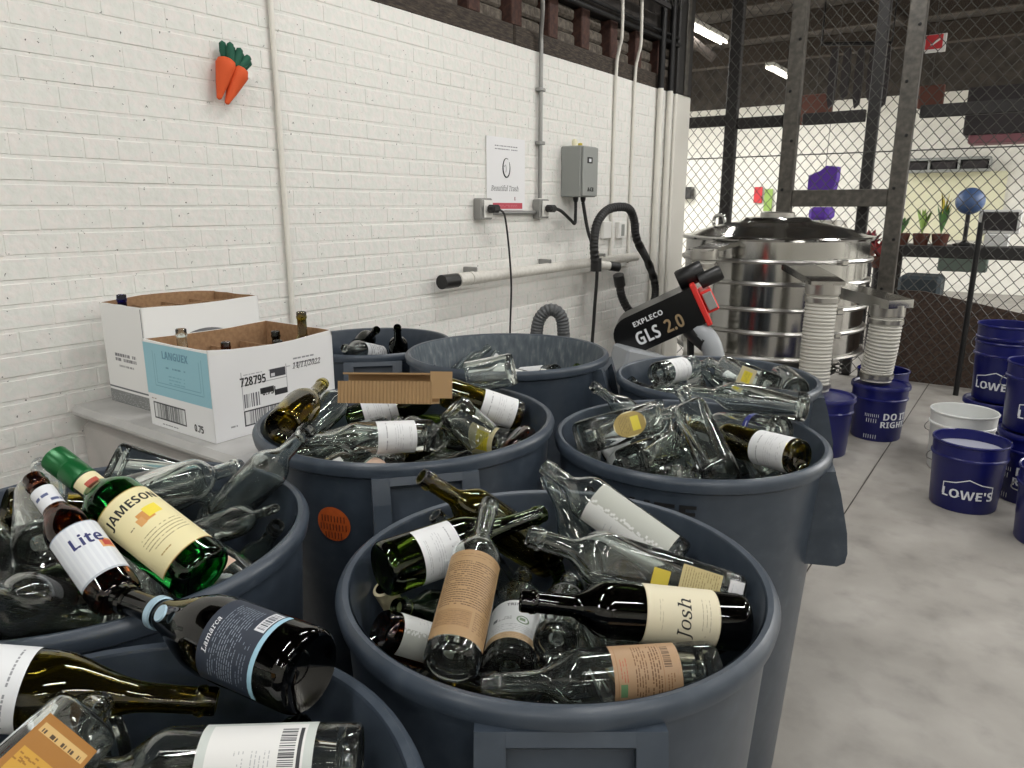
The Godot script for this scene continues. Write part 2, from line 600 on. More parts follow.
func brick_wall() -> void:
	var w := structure("wall_left")
	part(w, "mortar", box_at(Vector3(-0.25, 0, -5.88), Vector3(-0.0016, WALL_TOP, HALL_Z1)), M.paint)
	var course := 0.0715
	var joint := 0.0085
	var kinds := {}
	var list := []
	rng.seed = 5
	var row := 0
	var y := 0.012
	while y + course < WALL_TOP + 0.02:
		var headers := row % 6 == 2
		var long := 0.104 if headers else 0.208
		var z := HALL_Z1 - (0.052 if headers else (0.104 if row % 2 == 0 else 0.0))
		while z > -5.86:
			var len := minf(long, z + 5.88)
			if len > 0.04:
				var mid := Vector3(0, y + course * 0.5, z - len * 0.5)
				var s := seen_at(mid)
				var inside: bool = s.z > 0.2 and s.x > -15 and s.x < 660 and s.y > -10 and s.y < 480
				list.append([(1.0 / s.z if inside else 0.0), mid, len - joint])
			z -= long
		y += course
		row += 1
	list.sort_custom(func(a, b): return a[0] > b[0])
	var rest := Shape.new()
	for k in list.size():
		var b: Array = list[k]
		var size := Vector3(0.03, course - joint, b[2] + 0.0068)
		var proud := rng.randf_range(-0.0006, 0.0008)
		var x := Transform3D(Basis(Vector3(0, rng.randf_range(-0.006, 0.006), rng.randf_range(-0.012, 0.012)).normalized(), rng.randf_range(-0.006, 0.006)), b[1] + Vector3(proud - 0.015, rng.randf_range(-0.001, 0.001), 0))
		if k < 300:
			var key := int(round(b[2] * 200.0))
			if not kinds.has(key):
				kinds[key] = box_mesh(Vector3(0.03, course - joint, key / 200.0 + 0.0068), 0.0028)
			part(w, "brick", kinds[key], M.paint, x)
		else:
			rest.box(size, x, 0.0028)
	part(w, "brick_field", rest.done(), M.paint).set_meta("kind", "stuff")
	# above the paint: a timber sill, short studs with rubble between them, dark boards
	part(w, "upper_core", box_at(Vector3(-0.25, WALL_TOP, -5.88), Vector3(-0.11, CEIL, HALL_Z1)), M.dark_wood)
	for k in 4:
		var z0 := HALL_Z1 - k * 2.49
		part(w, "sill_beam", box_at(Vector3(-0.2, WALL_TOP, z0 - 2.48), Vector3(-0.004, WALL_TOP + 0.105, z0), 0.008), M.old_wood)
	var z := -1.6
	var kk := 0
	while z > -5.9:
		part(w, "stud", box_at(Vector3(-0.12, WALL_TOP + 0.107, z - 0.1), Vector3(-0.02, WALL_TOP + 0.34, z), 0.006), M.red_wood)
		var n := 3
		for r in n:
			var hh := 0.072
			var sh := rng.randf_range(0.0, 0.06)
			part(w, "stone", box_at(Vector3(-0.12, WALL_TOP + 0.109 + r * (hh + 0.006), z - 0.36 + sh * 0.3), Vector3(-0.055 - sh * 0.3, WALL_TOP + 0.105 + (r + 1) * (hh + 0.004), z - 0.106), 0.012), M.rubble)
		z -= 0.372
		kk += 1
	for k in 4:
		var z1 := HALL_Z1 - k * 2.49
		part(w, "ledger_beam", box_at(Vector3(-0.12, WALL_TOP + 0.345, z1 - 2.48), Vector3(-0.01, WALL_TOP + 0.5, z1), 0.008), M.dark_wood)
	z = -2.0
	while z > -5.9:
		part(w, "plank", box_at(Vector3(-0.12, WALL_TOP + 0.505, z - 0.235), Vector3(-0.09 + rng.randf_range(0.0, 0.012), CEIL, z), 0.004), M.old_wood if kk % 3 == 0 else M.dark_wood)
		kk += 1
		z -= 0.24
	# the pier at the end of the wall: white below, dark steel above
	var t := structure("trim_1")
	part(t, "white_pier", box_at(Vector3(0.0, 0, -5.86), Vector3(0.03, WALL_TOP, -5.58), 0.01), M.white_paint)
	part(t, "dark_pier", box_at(Vector3(-0.02, WALL_TOP, -5.86), Vector3(0.03, CEIL, -5.58), 0.01), M.fence_dark)
	part(t, "flange", box_at(Vector3(0.03, WALL_TOP, -5.75), Vector3(0.045, CEIL, -5.69), 0.004), M.fence_steel)


# ------------------------------------------------------------------ the wire fence
func fence() -> void:
	var zf := -6.05
	var t := thing("wire_fence", "tall wire mesh fence on dark steel posts closing off the hall", "fence", at(Vector3(0, 0, zf)))
	var post := func(called: String, x: float, w: float, d: float, z: float, m: Material, y0 := 0.0) -> MeshInstance3D:
		return part(t, called, box_at(Vector3(x - w / 2, y0, z - d / 2), Vector3(x + w / 2, CEIL, z + d / 2), 0.006), m)
	post.call("post", 0.285, 0.095, 0.06, -0.06, M.fence_dark)
	for x: float in [0.785, 1.57]:
		var p: MeshInstance3D = post.call("post", x, 0.11, 0.07, 0.03, M.fence_steel)
		for k in 9:
			part(p, "bolt", lathe_mesh([[0.0, 0.006], [0.009, 0.005], [0.012, 0.0]], 10, Transform3D(Basis(Vector3.RIGHT, PI / 2), Vector3(x + (0.02 if k % 2 == 0 else -0.02), 0.35 + k * 0.36, 0.066))), M.black_metal)
	post.call("post", 1.335, 0.08, 0.06, -0.09, M.fence_dark)
	for x: float in [2.9, 4.2, 5.6]:
		post.call("post", x, 0.08, 0.06, -0.06, M.fence_dark)
	var rail := func(x0: float, x1: float, y: float, h: float, z: float, m: Material) -> void:
		part(t, "rail", box_at(Vector3(x0, y - h / 2, z - 0.025), Vector3(x1, y + h / 2, z + 0.025), 0.005), m)
	rail.call(0.84, 1.515, 1.365, 0.125, 0.03, M.fence_steel)
	rail.call(-0.12, 0.235, 1.985, 0.085, -0.07, M.fence_dark)
	rail.call(0.335, 0.73, 1.955, 0.085, -0.07, M.fence_dark)
	rail.call(0.84, 1.285, 1.955, 0.085, -0.075, M.fence_dark)
	rail.call(1.64, 6.9, 1.955, 0.085, -0.07, M.fence_dark)
	rail.call(1.64, 6.9, 0.985, 0.085, -0.07, M.fence_dark)
	rail.call(0.0, 6.9, CEIL - 0.06, 0.1, -0.0, M.fence_dark)
	# woven wire: each zigzag wire meets its neighbour at the bends
	var wires := Shape.new()
	var half := 0.040
	var rise := 0.048
	var rows := int((CEIL - 0.1) / rise)
	for k in int(5.3 / half):
		var pts := []
		for r in rows:
			var right := (r + k) % 2 == 1
			pts.append(Vector3(-0.13 + k * half + (half + 0.002 if right else -0.002), 0.03 + r * rise, 0.0022 if right else -0.0022))
		for r in rows - 1:
			wires.tube([pts[r], pts[r + 1]], 0.0027, 4, false)
	part(t, "wire_mesh", wires.done(), M.wire).set_meta("kind", "stuff")
	part(t, "seam_wire", tube_mesh([Vector3(-0.13, 1.69, 0.004), Vector3(5.2, 1.69, 0.004)], 0.005, 6), M.wire)
	# brown board standing against the fence, its top edge sloping down
	solo("brown_board", slab_mesh([Vector2(0, 0), Vector2(1.35, 0), Vector2(1.35, 0.47), Vector2(0.18, 0.69), Vector2(0, 0.69)], 0.02), M.brown_board, "dark brown board standing low behind the wire mesh and the blue buckets", "board", at(Vector3(1.63, 0.0, zf - 0.15)))
	solo("black_stake", tube_mesh([Vector3(0, 0, 0), Vector3(0, 1.2, 0)], 0.018, 8), M.black_metal, "thin black upright stake in front of the wire fence", "stake", at(Vector3(2.12, 0, zf + 0.16)))


func more_materials() -> void:
	M.black_print = mat(rgb(9, 10, 12), 0.6)
	M.carrot = mat(rgb(214, 84, 32), 0.7)
	M.carrot_leaf = mat(rgb(16, 82, 62), 0.75)
	M.cream = mat(rgb(226, 220, 190), 0.5)
	M.yellow = mat(rgb(200, 180, 60), 0.5)
	M.carton_white = mat(rgb(230, 230, 229), 0.75)
	M.carton_brown = textured(noise_tex(256, 0.05, [[0.0, rgb(140, 108, 78)], [1.0, rgb(168, 134, 100)]], 51, 4), 4.0, 0.85)
	M.corrugated = mat(rgb(160, 130, 92), 0.85)
	M.chest = textured(noise_tex(512, 0.008, [[0.0, rgb(158, 154, 151)], [0.5, rgb(170, 167, 164)], [1.0, rgb(180, 174, 171)]], 53, 4), 1.2, 0.42)
	M.chest_lid = textured(noise_tex(512, 0.012, [[0.0, rgb(160, 159, 157)], [0.5, rgb(172, 171, 169)], [1.0, rgb(181, 180, 178)]], 55, 4), 1.4, 0.38)
	var scuff := noise_tex(512, 0.02, [[0.0, rgb(51, 60, 71)], [0.45, rgb(57, 66, 77)], [0.75, rgb(63, 72, 83)], [1.0, rgb(78, 86, 95)]], 57, 5)
	M.bin = textured(scuff, 2.0, 0.36)
	M.bin_dusty = textured(noise_tex(512, 0.02, [[0.0, rgb(72, 81, 90)], [0.45, rgb(84, 93, 101)], [0.7, rgb(104, 112, 117)], [1.0, rgb(140, 145, 147)]], 61, 5), 1.5, 0.7)
	M.bin_dusty.uv1_scale = Vector3(5.0, 1.4, 5.0)
	M.orange_sticker = textured(noise_tex(256, 0.03, [[0.0, rgb(176, 74, 24)], [1.0, rgb(206, 98, 38)]], 63, 4), 8.0, 0.6)
	M.brown_ink = mat(rgb(84, 40, 20), 0.7)
	M.blue_ink = mat(rgb(104, 146, 166), 0.7)
	M.bucket_blue = mat(rgb(14, 19, 90), 0.32)
	M.bucket_white = mat(rgb(226, 228, 226), 0.4)
	M.milky = mat(rgb(190, 192, 206), 0.2)
	M.sleeve = mat(rgb(188, 186, 178), 0.45)
	M.black_gloss = mat(rgb(14, 14, 15), 0.28)
	M.amber_print = mat(rgb(150, 128, 96), 0.6)
	M.grey_plastic = mat(rgb(150, 154, 158), 0.4)
	M.hose_grey = mat(rgb(84, 86, 88), 0.6)


# ------------------------------------------------------------------ things fixed to the brick wall
func wall_run(x: float, pts: Array) -> Array:
	return pts.map(func(p): return on_wall(p[0], p[1], x))


func print_lines(img: Image, r: Rect2i, rows: int, c: Color, thick := 2, fill := 0.8) -> void:
	for k in rows:
		var y := r.position.y + int((k + 0.5) * r.size.y / rows)
		var x := r.position.x
		while x < r.end.x:
			var w := rng.randi_range(4, 16)
			w = mini(w, r.end.x - x)
			if rng.randf() < fill:
				img.fill_rect(Rect2i(x, y, w, thick), c)
			x += w + rng.randi_range(2, 4)


func print_bars(img: Image, r: Rect2i, c: Color) -> void:
	var x := r.position.x
	while x < r.end.x:
		var w := rng.randi_range(1, 4)
		img.fill_rect(Rect2i(x, r.position.y, mini(w, r.end.x - x), r.size.y), c)
		x += w + rng.randi_range(1, 4)


func sheet(w: int, h: int, c: Color) -> Image:
	var im := Image.create(w, h, false, Image.FORMAT_RGB8)
	im.fill(c)
	return im


func printed(im: Image, rough := 0.6) -> StandardMaterial3D:
	var m := mat(Color.WHITE, rough)
	m.albedo_texture = ImageTexture.create_from_image(im)
	m.texture_repeat = false
	return m


func wall_frame(p: Vector3) -> Transform3D:
	# x runs along the wall to the right of someone facing it, y up, z out of the wall
	return Transform3D(Basis(Vector3(0, 0, -1), Vector3(0, 1, 0), Vector3(1, 0, 0)), p)


func wall_things() -> void:
	# carrots: two cloth carrots with green tops hung together
	var c := thing("carrot_ornament", "pair of orange cloth carrots with green tops on the white wall", "ornament", wall_frame(Vector3(0.004, 1.755, -1.665)) * Transform3D(Basis(Vector3(0, 0, 1), deg_to_rad(-24)), Vector3.ZERO))
	for e: float in [-1.0, 1.0]:
		var prof := [[0.0, -0.105], [0.008, -0.1], [0.02, -0.05], [0.031, 0.005], [0.034, 0.02], [0.03, 0.036], [0.018, 0.043], [0.0, 0.044]]
		part(c, "carrot", lathe_mesh(prof, 18, Transform3D(Basis(Vector3(0, 0, 1), -e * 0.10), Vector3(e * 0.026, 0, 0.034))), M.carrot)
	for k in 7:
		var a := -0.5 + k * 0.17
		var s := Shape.new()
		s.lathe([[0.0, -0.01], [0.013, 0.0], [0.016, 0.035], [0.012, 0.062], [0.0, 0.07]], 9, Transform3D(Basis(Vector3(0, 0, 1), -a * 1.1), Vector3(a * 0.05, 0.035, 0.024 + 0.018 * (k % 2))), 0.8)
		part(c, "leaf", s.done(), M.carrot_leaf)
	part(c, "tag", box_mesh(Vector3(0.02, 0.026, 0.002), 0.0), M.white_plastic, Transform3D(Basis(), Vector3(0.052, 0.03, 0.06)))

	# conduits
	solo("white_conduit", tube_mesh([Vector3(0.014, 0, 0), Vector3(0.014, WALL_TOP - 0.02, 0)], 0.0105, 8), M.white_paint, "thin white painted conduit running straight down the brick wall", "conduit", at(Vector3(0, 0, -1.875)))
	var g := thing("steel_conduit", "grey steel conduit bending out over the sill above the paper notice", "conduit", at(Vector3(0, 0, -3.69)))
	part(g, "pipe", tube_mesh(curve([Vector3(0.02, 1.35, 0), Vector3(0.02, 1.8, 0), Vector3(0.02, 2.16, 0), Vector3(0.025, 2.24, 0.01), Vector3(0.06, 2.34, 0.05), Vector3(0.075, 2.45, 0.075), Vector3(0.075, 2.75, 0.08)], 5), 0.0125, 8), M.conduit)
	for y: float in [1.66, 1.95]:
		part(g, "strap", box_at(Vector3(0.0, y - 0.01, -0.03), Vector3(0.036, y + 0.01, 0.03), 0.004), M.conduit)
	for z: float in [-4.605, -4.885]:
		solo("painted_conduit", tube_mesh(curve([Vector3(0.014, 0.9, 0), Vector3(0.014, 2.1, 0), Vector3(0.03, 2.3, 0), Vector3(0.06, 2.42, 0.02), Vector3(0.06, 2.9, 0.05)], 4), 0.011, 8), M.white_paint, "thin painted conduit rising to the timber, " + ("nearer the grey control box" if z > -4.7 else "nearer the white pier"), "conduit", at(Vector3(0, 0, z)), "thin conduits by the hose")
	for z: float in [-5.28, -5.45]:
		solo("white_pipe", tube_mesh([Vector3(0.03, 0, 0), Vector3(0.03, 2.15, 0)], 0.022, 10), M.white_paint, "white painted standpipe beside the pier, " + ("farther from it" if z > -5.3 else "right against it"), "pipe", at(Vector3(0, 0, z)), "standpipes at the pier")
		solo("dark_pipe", tube_mesh([Vector3(0.03, 2.15, 0), Vector3(0.03, CEIL, 0)], 0.024, 10), M.black_metal, "dark standpipe continuing above the white paint, " + ("farther from the pier" if z > -5.3 else "right against the pier"), "pipe", at(Vector3(0, 0, z)), "standpipes above the paint")
	for k in 2:
		solo("timber_pipe", tube_mesh([Vector3(0, 0, -1.0), Vector3(0, 0.02, -5.6)], 0.016 if k == 0 else 0.011, 8), M.black_metal, "long black pipe along the timbers above the wall, " + ("the thicker one" if k == 0 else "the thinner one"), "pipe", at(Vector3(0.018, 2.47 + 0.05 * k, 0)), "pipes along the timbers")
	# two dark lattice panels high up near the pier
	var lat := thing("lattice_panel", "dark wire lattice panel high above the end of the wall", "lattice", at(Vector3(0.1, 2.66, -4.6)))
	part(lat, "frame", box_at(Vector3(-0.01, 0, -0.62), Vector3(0.01, 0.03, 0.1)), M.fence_dark)
	var ls := Shape.new()
	for k in 14:
		ls.tube([Vector3(0, 0.03, 0.1 - k * 0.07), Vector3(0, 0.55, 0.1 - k * 0.07 + 0.36)], 0.003, 4, false)
		ls.tube([Vector3(0, 0.03, 0.1 - k * 0.07), Vector3(0, 0.55, 0.1 - k * 0.07 - 0.36)], 0.003, 4, false)
	part(lat, "lattice_wire", ls.done(), M.wire).set_meta("kind", "stuff")

	# paper notice
	var pw := 0.36
	var ph := 0.385
	var im := sheet(288, 308, rgb(228, 228, 230))
	print_lines(im, Rect2i(60, 28, 168, 26), 2, rgb(120, 120, 128), 4, 0.95)
	print_lines(im, Rect2i(205, 248, 10, 16), 4, rgb(110, 60, 64), 3, 1.0)
	im.fill_rect(Rect2i(24, 276, 244, 26), rgb(186, 70, 84))
	print_lines(im, Rect2i(60, 282, 170, 14), 2, rgb(206, 130, 138), 2, 0.9)
	var q := on_wall(505.5, 174.5)
	var po := thing("paper_notice", "white paper notice with a round sketch and a red bottom stripe", "poster", wall_frame(Vector3(0.004, q.y, q.z)))
	part(po, "paper", box_mesh(Vector3(pw, ph, 0.003)), M.white_plastic)
	var ps := Shape.new()
	ps.quad(Vector3(-pw / 2, -ph / 2, 0.0019), Vector3(pw / 2, -ph / 2, 0.0019), Vector3(pw / 2, ph / 2, 0.0019), Vector3(-pw / 2, ph / 2, 0.0019), Vector3(0, 0, 1))
	part(po, "print", ps.done(), printed(im))
	part(po, "lettering", letters("Beautiful Trash", 0.028, 0.0, false, 0.001, true, 0.9), M.ink_grey, Transform3D(Basis(), Vector3(-0.01, -0.075, 0.002)))
	var ring := []
	for k in 25:
		var a := 1.1 + TAU * 0.93 * k / 24.0
		ring.append(Vector3(cos(a) * 0.033, 0.035 + sin(a) * 0.05, 0.003))
	part(po, "sketch_ring", tube_mesh(ring, func(_r, k): return 0.0012 + 0.003 * sin(PI * k / 24.0), 6), M.ink)
	part(po, "sketch_stroke", tube_mesh(curve([Vector3(-0.02, 0.04, 0.003), Vector3(-0.008, 0.05, 0.003), Vector3(-0.002, 0.03, 0.003), Vector3(-0.006, 0.01, 0.003)], 5), 0.0013, 5), M.ink_grey)

	# grey control box with its two cords
	var b := thing("control_box", "grey steel control box with a small display on the brick wall", "control box", wall_frame(Vector3(0.0, 1.51, -4.10)))
	part(b, "case", box_at(Vector3(-0.15, -0.15, 0.0), Vector3(0.05, 0.15, 0.14), 0.006), M.grey_box)
	part(b, "front_panel", box_at(Vector3(-0.14, -0.145, 0.141), Vector3(0.045, 0.145, 0.152), 0.004), M.grey_box)
	part(b, "display", box_at(Vector3(-0.09, 0.05, 0.1525), Vector3(-0.03, 0.085, 0.155), 0.001), M.ink)
	part(b, "digit", box_at(Vector3(-0.075, 0.057, 0.1552), Vector3(-0.048, 0.076, 0.1565)), M.print_white)
	part(b, "lettering", letters("A-CB", 0.024, 0.0), M.ink, Transform3D(Basis(), Vector3(-0.045, -0.105, 0.153)))
	for x: float in [-0.11, -0.02]:
		part(b, "gland", lathe_mesh([[0.0, -0.03], [0.012, -0.03], [0.017, -0.012], [0.017, 0.0]], 12, Transform3D(Basis(), Vector3(x + 0.03, -0.15, 0.07))), M.black_plastic)
	part(b, "warning_light", lathe_mesh([[0.018, 0.0], [0.018, 0.03], [0.012, 0.042], [0.0, 0.045]], 14, Transform3D(Basis(), Vector3(-0.09, 0.15, 0.06))), M.cream)
	part(b, "knob", lathe_mesh([[0.014, 0.0], [0.014, 0.02], [0.0, 0.024]], 14, Transform3D(Basis(), Vector3(-0.04, 0.15, 0.07))), M.yellow)
	solo("short_cord", tube_mesh(curve([Vector3(0.07, 1.33, -4.02), Vector3(0.07, 1.25, -4.02), Vector3(0.072, 1.2, -4.01), Vector3(0.08, 1.22, -3.95), Vector3(0.09, 1.275, -3.82), Vector3(0.09, 1.292, -3.742)], 6), 0.010, 8), M.black_rubber, "short black cord looping from the control box to the outlet", "cord")
	solo("long_cord", tube_mesh(curve([Vector3(0.07, 1.33, -4.11), Vector3(0.1, 1.15, -4.13), Vector3(0.135, 0.95, -4.195), Vector3(0.125, 0.6, -4.195), Vector3(0.12, 0.3, -4.2), Vector3(0.2, 0.02, -4.25), Vector3(0.5, 0.012, -4.2)], 6), 0.011, 8), M.black_rubber, "long black cord hanging straight down from the control box", "cord")

	# the two outlet boxes, their joining conduit, plug and cord
	for k in 2:
		var o := thing("outlet_box", "grey metal outlet box with a black plug, " + ("under the paper notice corner" if k == 0 else "between notice and control box"), "outlet", wall_frame(Vector3(0, 1.29, -3.13 if k == 0 else -3.69)))
		part(o, "box", box_at(Vector3(-0.05, -0.055, 0), Vector3(0.05, 0.055, 0.055), 0.006), M.conduit)
		part(o, "cover", box_at(Vector3(-0.03, -0.045, 0.055), Vector3(0.045, 0.045, 0.062), 0.004), M.white_plastic)
		part(o, "plug", box_at(Vector3(-0.02, -0.02, 0.063), Vector3(0.05, 0.022, 0.115), 0.012), M.black_plastic)
	solo("joining_conduit", tube_mesh([Vector3(0.02, 1.268, -3.185), Vector3(0.02, 1.268, -3.635)], 0.0115, 8), M.conduit, "short level conduit joining the two outlet boxes", "conduit")
	solo("thin_cord", tube_mesh(curve([Vector3(0.1, 1.285, -3.185), Vector3(0.095, 1.26, -3.23), Vector3(0.1, 1.17, -3.25), Vector3(0.12, 1.0, -3.25), Vector3(0.12, 0.85, -3.26), Vector3(0.09, 0.6, -3.29), Vector3(0.07, 0.4, -3.33), Vector3(0.1, 0.02, -3.35)], 6), 0.0055, 7), M.black_rubber, "thin black cord hanging from the outlet under the notice", "cord")
	# white duct pipe with black ends
	var d := thing("duct_pipe", "white plastic suction pipe along the wall with black couplings", "pipe", at(Vector3(0.07, 0.94, 0)))
	part(d, "pipe", tube_mesh([Vector3(0, -0.002, -2.83), Vector3(0, 0.008, -4.9)], 0.031, 16), M.white_pipe)
	part(d, "coupling", tube_mesh([Vector3(0, -0.002, -2.735), Vector3(0, -0.002, -2.85)], 0.036, 16), M.black_plastic)
	part(d, "branch", tube_mesh([Vector3(0.0, 0.0, -4.23), Vector3(0.085, -0.02, -4.335)], 0.028, 14), M.white_pipe)
	part(d, "branch_end", tube_mesh([Vector3(0.085, -0.02, -4.335), Vector3(0.125, -0.03, -4.39)], 0.031, 14), M.black_plastic)
	for z: float in [-3.0, -3.72, -4.4]:
		part(d, "clamp", box_at(Vector3(-0.07, 0.024, z - 0.012), Vector3(0.012, 0.055, z + 0.012), 0.004), M.conduit)
	for k in 2:
		part(d, "sleeve", tube_mesh([Vector3(0, 0, -2.86 - k * 0.1), Vector3(0, 0, -2.95 - k * 0.14)], 0.034, 16), M.white_pipe)
	# black ribbed hose looping over the wall, and the white switches it passes
	var path := wall_run(0.245, [[596, 268], [594, 245], [597, 224], [606, 211], [618, 207], [629, 209], [634, 220], [637, 240], [648, 262], [655, 285], [653, 303], [642, 313], [630, 311], [622, 297], [619, 279]])
	var ho := thing("ribbed_hose", "black ribbed hose looped on the wall beside the white pier", "hose")
	part(ho, "hose", tube_mesh(curve(path, 14), func(r, _k): return 0.027 + 0.0022 * sin(r * 320.0), 10), M.black_rubber)
	var e0: Vector3 = path[-1]
	var e1: Vector3 = path[-2]
	part(ho, "cuff", tube_mesh([e0 + (e0 - e1).normalized() * 0.03, e0 - (e0 - e1).normalized() * 0.05], 0.036, 12), M.black_plastic)
	part(ho, "cuff", tube_mesh([path[0] - Vector3(0, 0.02, 0), path[0] + Vector3(0, 0.06, 0)], 0.034, 12), M.black_plastic)
	for k in 3:
		var p := on_wall([604.0, 619.0, 634.0][k], [230.0, 230.0, 228.5][k])
		var s := thing("wall_switch", ["white wall switch plate at the inner side of the hose loop", "white outlet plate with a dark socket inside the hose loop", "white outlet plate with a dark socket under the black hose"][k], "switch", wall_frame(Vector3(0, p.y, p.z)))
		part(s, "plate", box_at(Vector3(-0.055, -0.058, 0.0), Vector3(0.055, 0.058, 0.03), 0.005), M.white_plastic)
		if k > 0:
			part(s, "socket", box_at(Vector3(-0.022, -0.04, 0.0305), Vector3(0.022, 0.04, 0.033), 0.002), M.grey_box)


# ------------------------------------------------------------------ chest, cartons
func carton_panel(w: float, h: float, dip := 0.0) -> Array:
	# outline of one upright carton side whose cut top edge dips a little in the middle
	var o := [Vector2(0, 0), Vector2(w, 0)]
	for k in 7:
		var f := 1.0 - k / 6.0
		o.append(Vector2(w * f, h - dip * sin(PI * f) + rng.randf_range(-0.0012, 0.0012)))
	return o


func carton(label: String, lo: Vector3, size: Vector3, faces: Dictionary, dips: Array) -> Node3D:
	var t := thing("cardboard_carton", label, "box", at(lo + Vector3(size.x / 2, 0, -size.z / 2)))
	var hx := size.x / 2
	var hz := size.z / 2
	var sides := [
		["side", Transform3D(Basis(), Vector3(-hx, 0, hz - 0.004)), size.x, 0],
		["side", Transform3D(Basis(Vector3.UP, PI / 2), Vector3(hx - 0.004, 0, hz)), size.z, 1],
		["side", Transform3D(Basis(Vector3.UP, PI), Vector3(hx, 0, -hz + 0.004)), size.x, 2],
		["side", Transform3D(Basis(Vector3.UP, -PI / 2), Vector3(-hx + 0.004, 0, -hz)), size.z, 3]]
	for s in sides:
		var o: Array = carton_panel(s[2], size.y, dips[s[3]])
		var p := part(t, "side", slab_mesh(o, 0.004), M.carton_white, s[1])
		part(p, "lining", slab_mesh(o.map(func(q): return Vector2(clampf(q.x, 0.004, s[2] - 0.004), q.y - 0.0005)), 0.002), M.carton_brown, Transform3D(Basis(), Vector3(0, 0, -0.0022)))
		if faces.has(s[3]):
			var q := Shape.new()
			q.quad(Vector3(0.001, 0.001, 0.0043), Vector3(s[2] - 0.001, 0.001, 0.0043), Vector3(s[2] - 0.001, size.y - maxf(dips[s[3]], 0.0) - 0.004, 0.0043), Vector3(0.001, size.y - maxf(dips[s[3]], 0.0) - 0.004, 0.0043), Vector3(0, 0, 1))
			part(p, "print", q.done(), faces[s[3]])
	part(t, "bottom", box_at(Vector3(-hx + 0.004, 0.0, -hz + 0.004), Vector3(hx - 0.004, 0.004, hz - 0.004)), M.carton_brown)
	return t


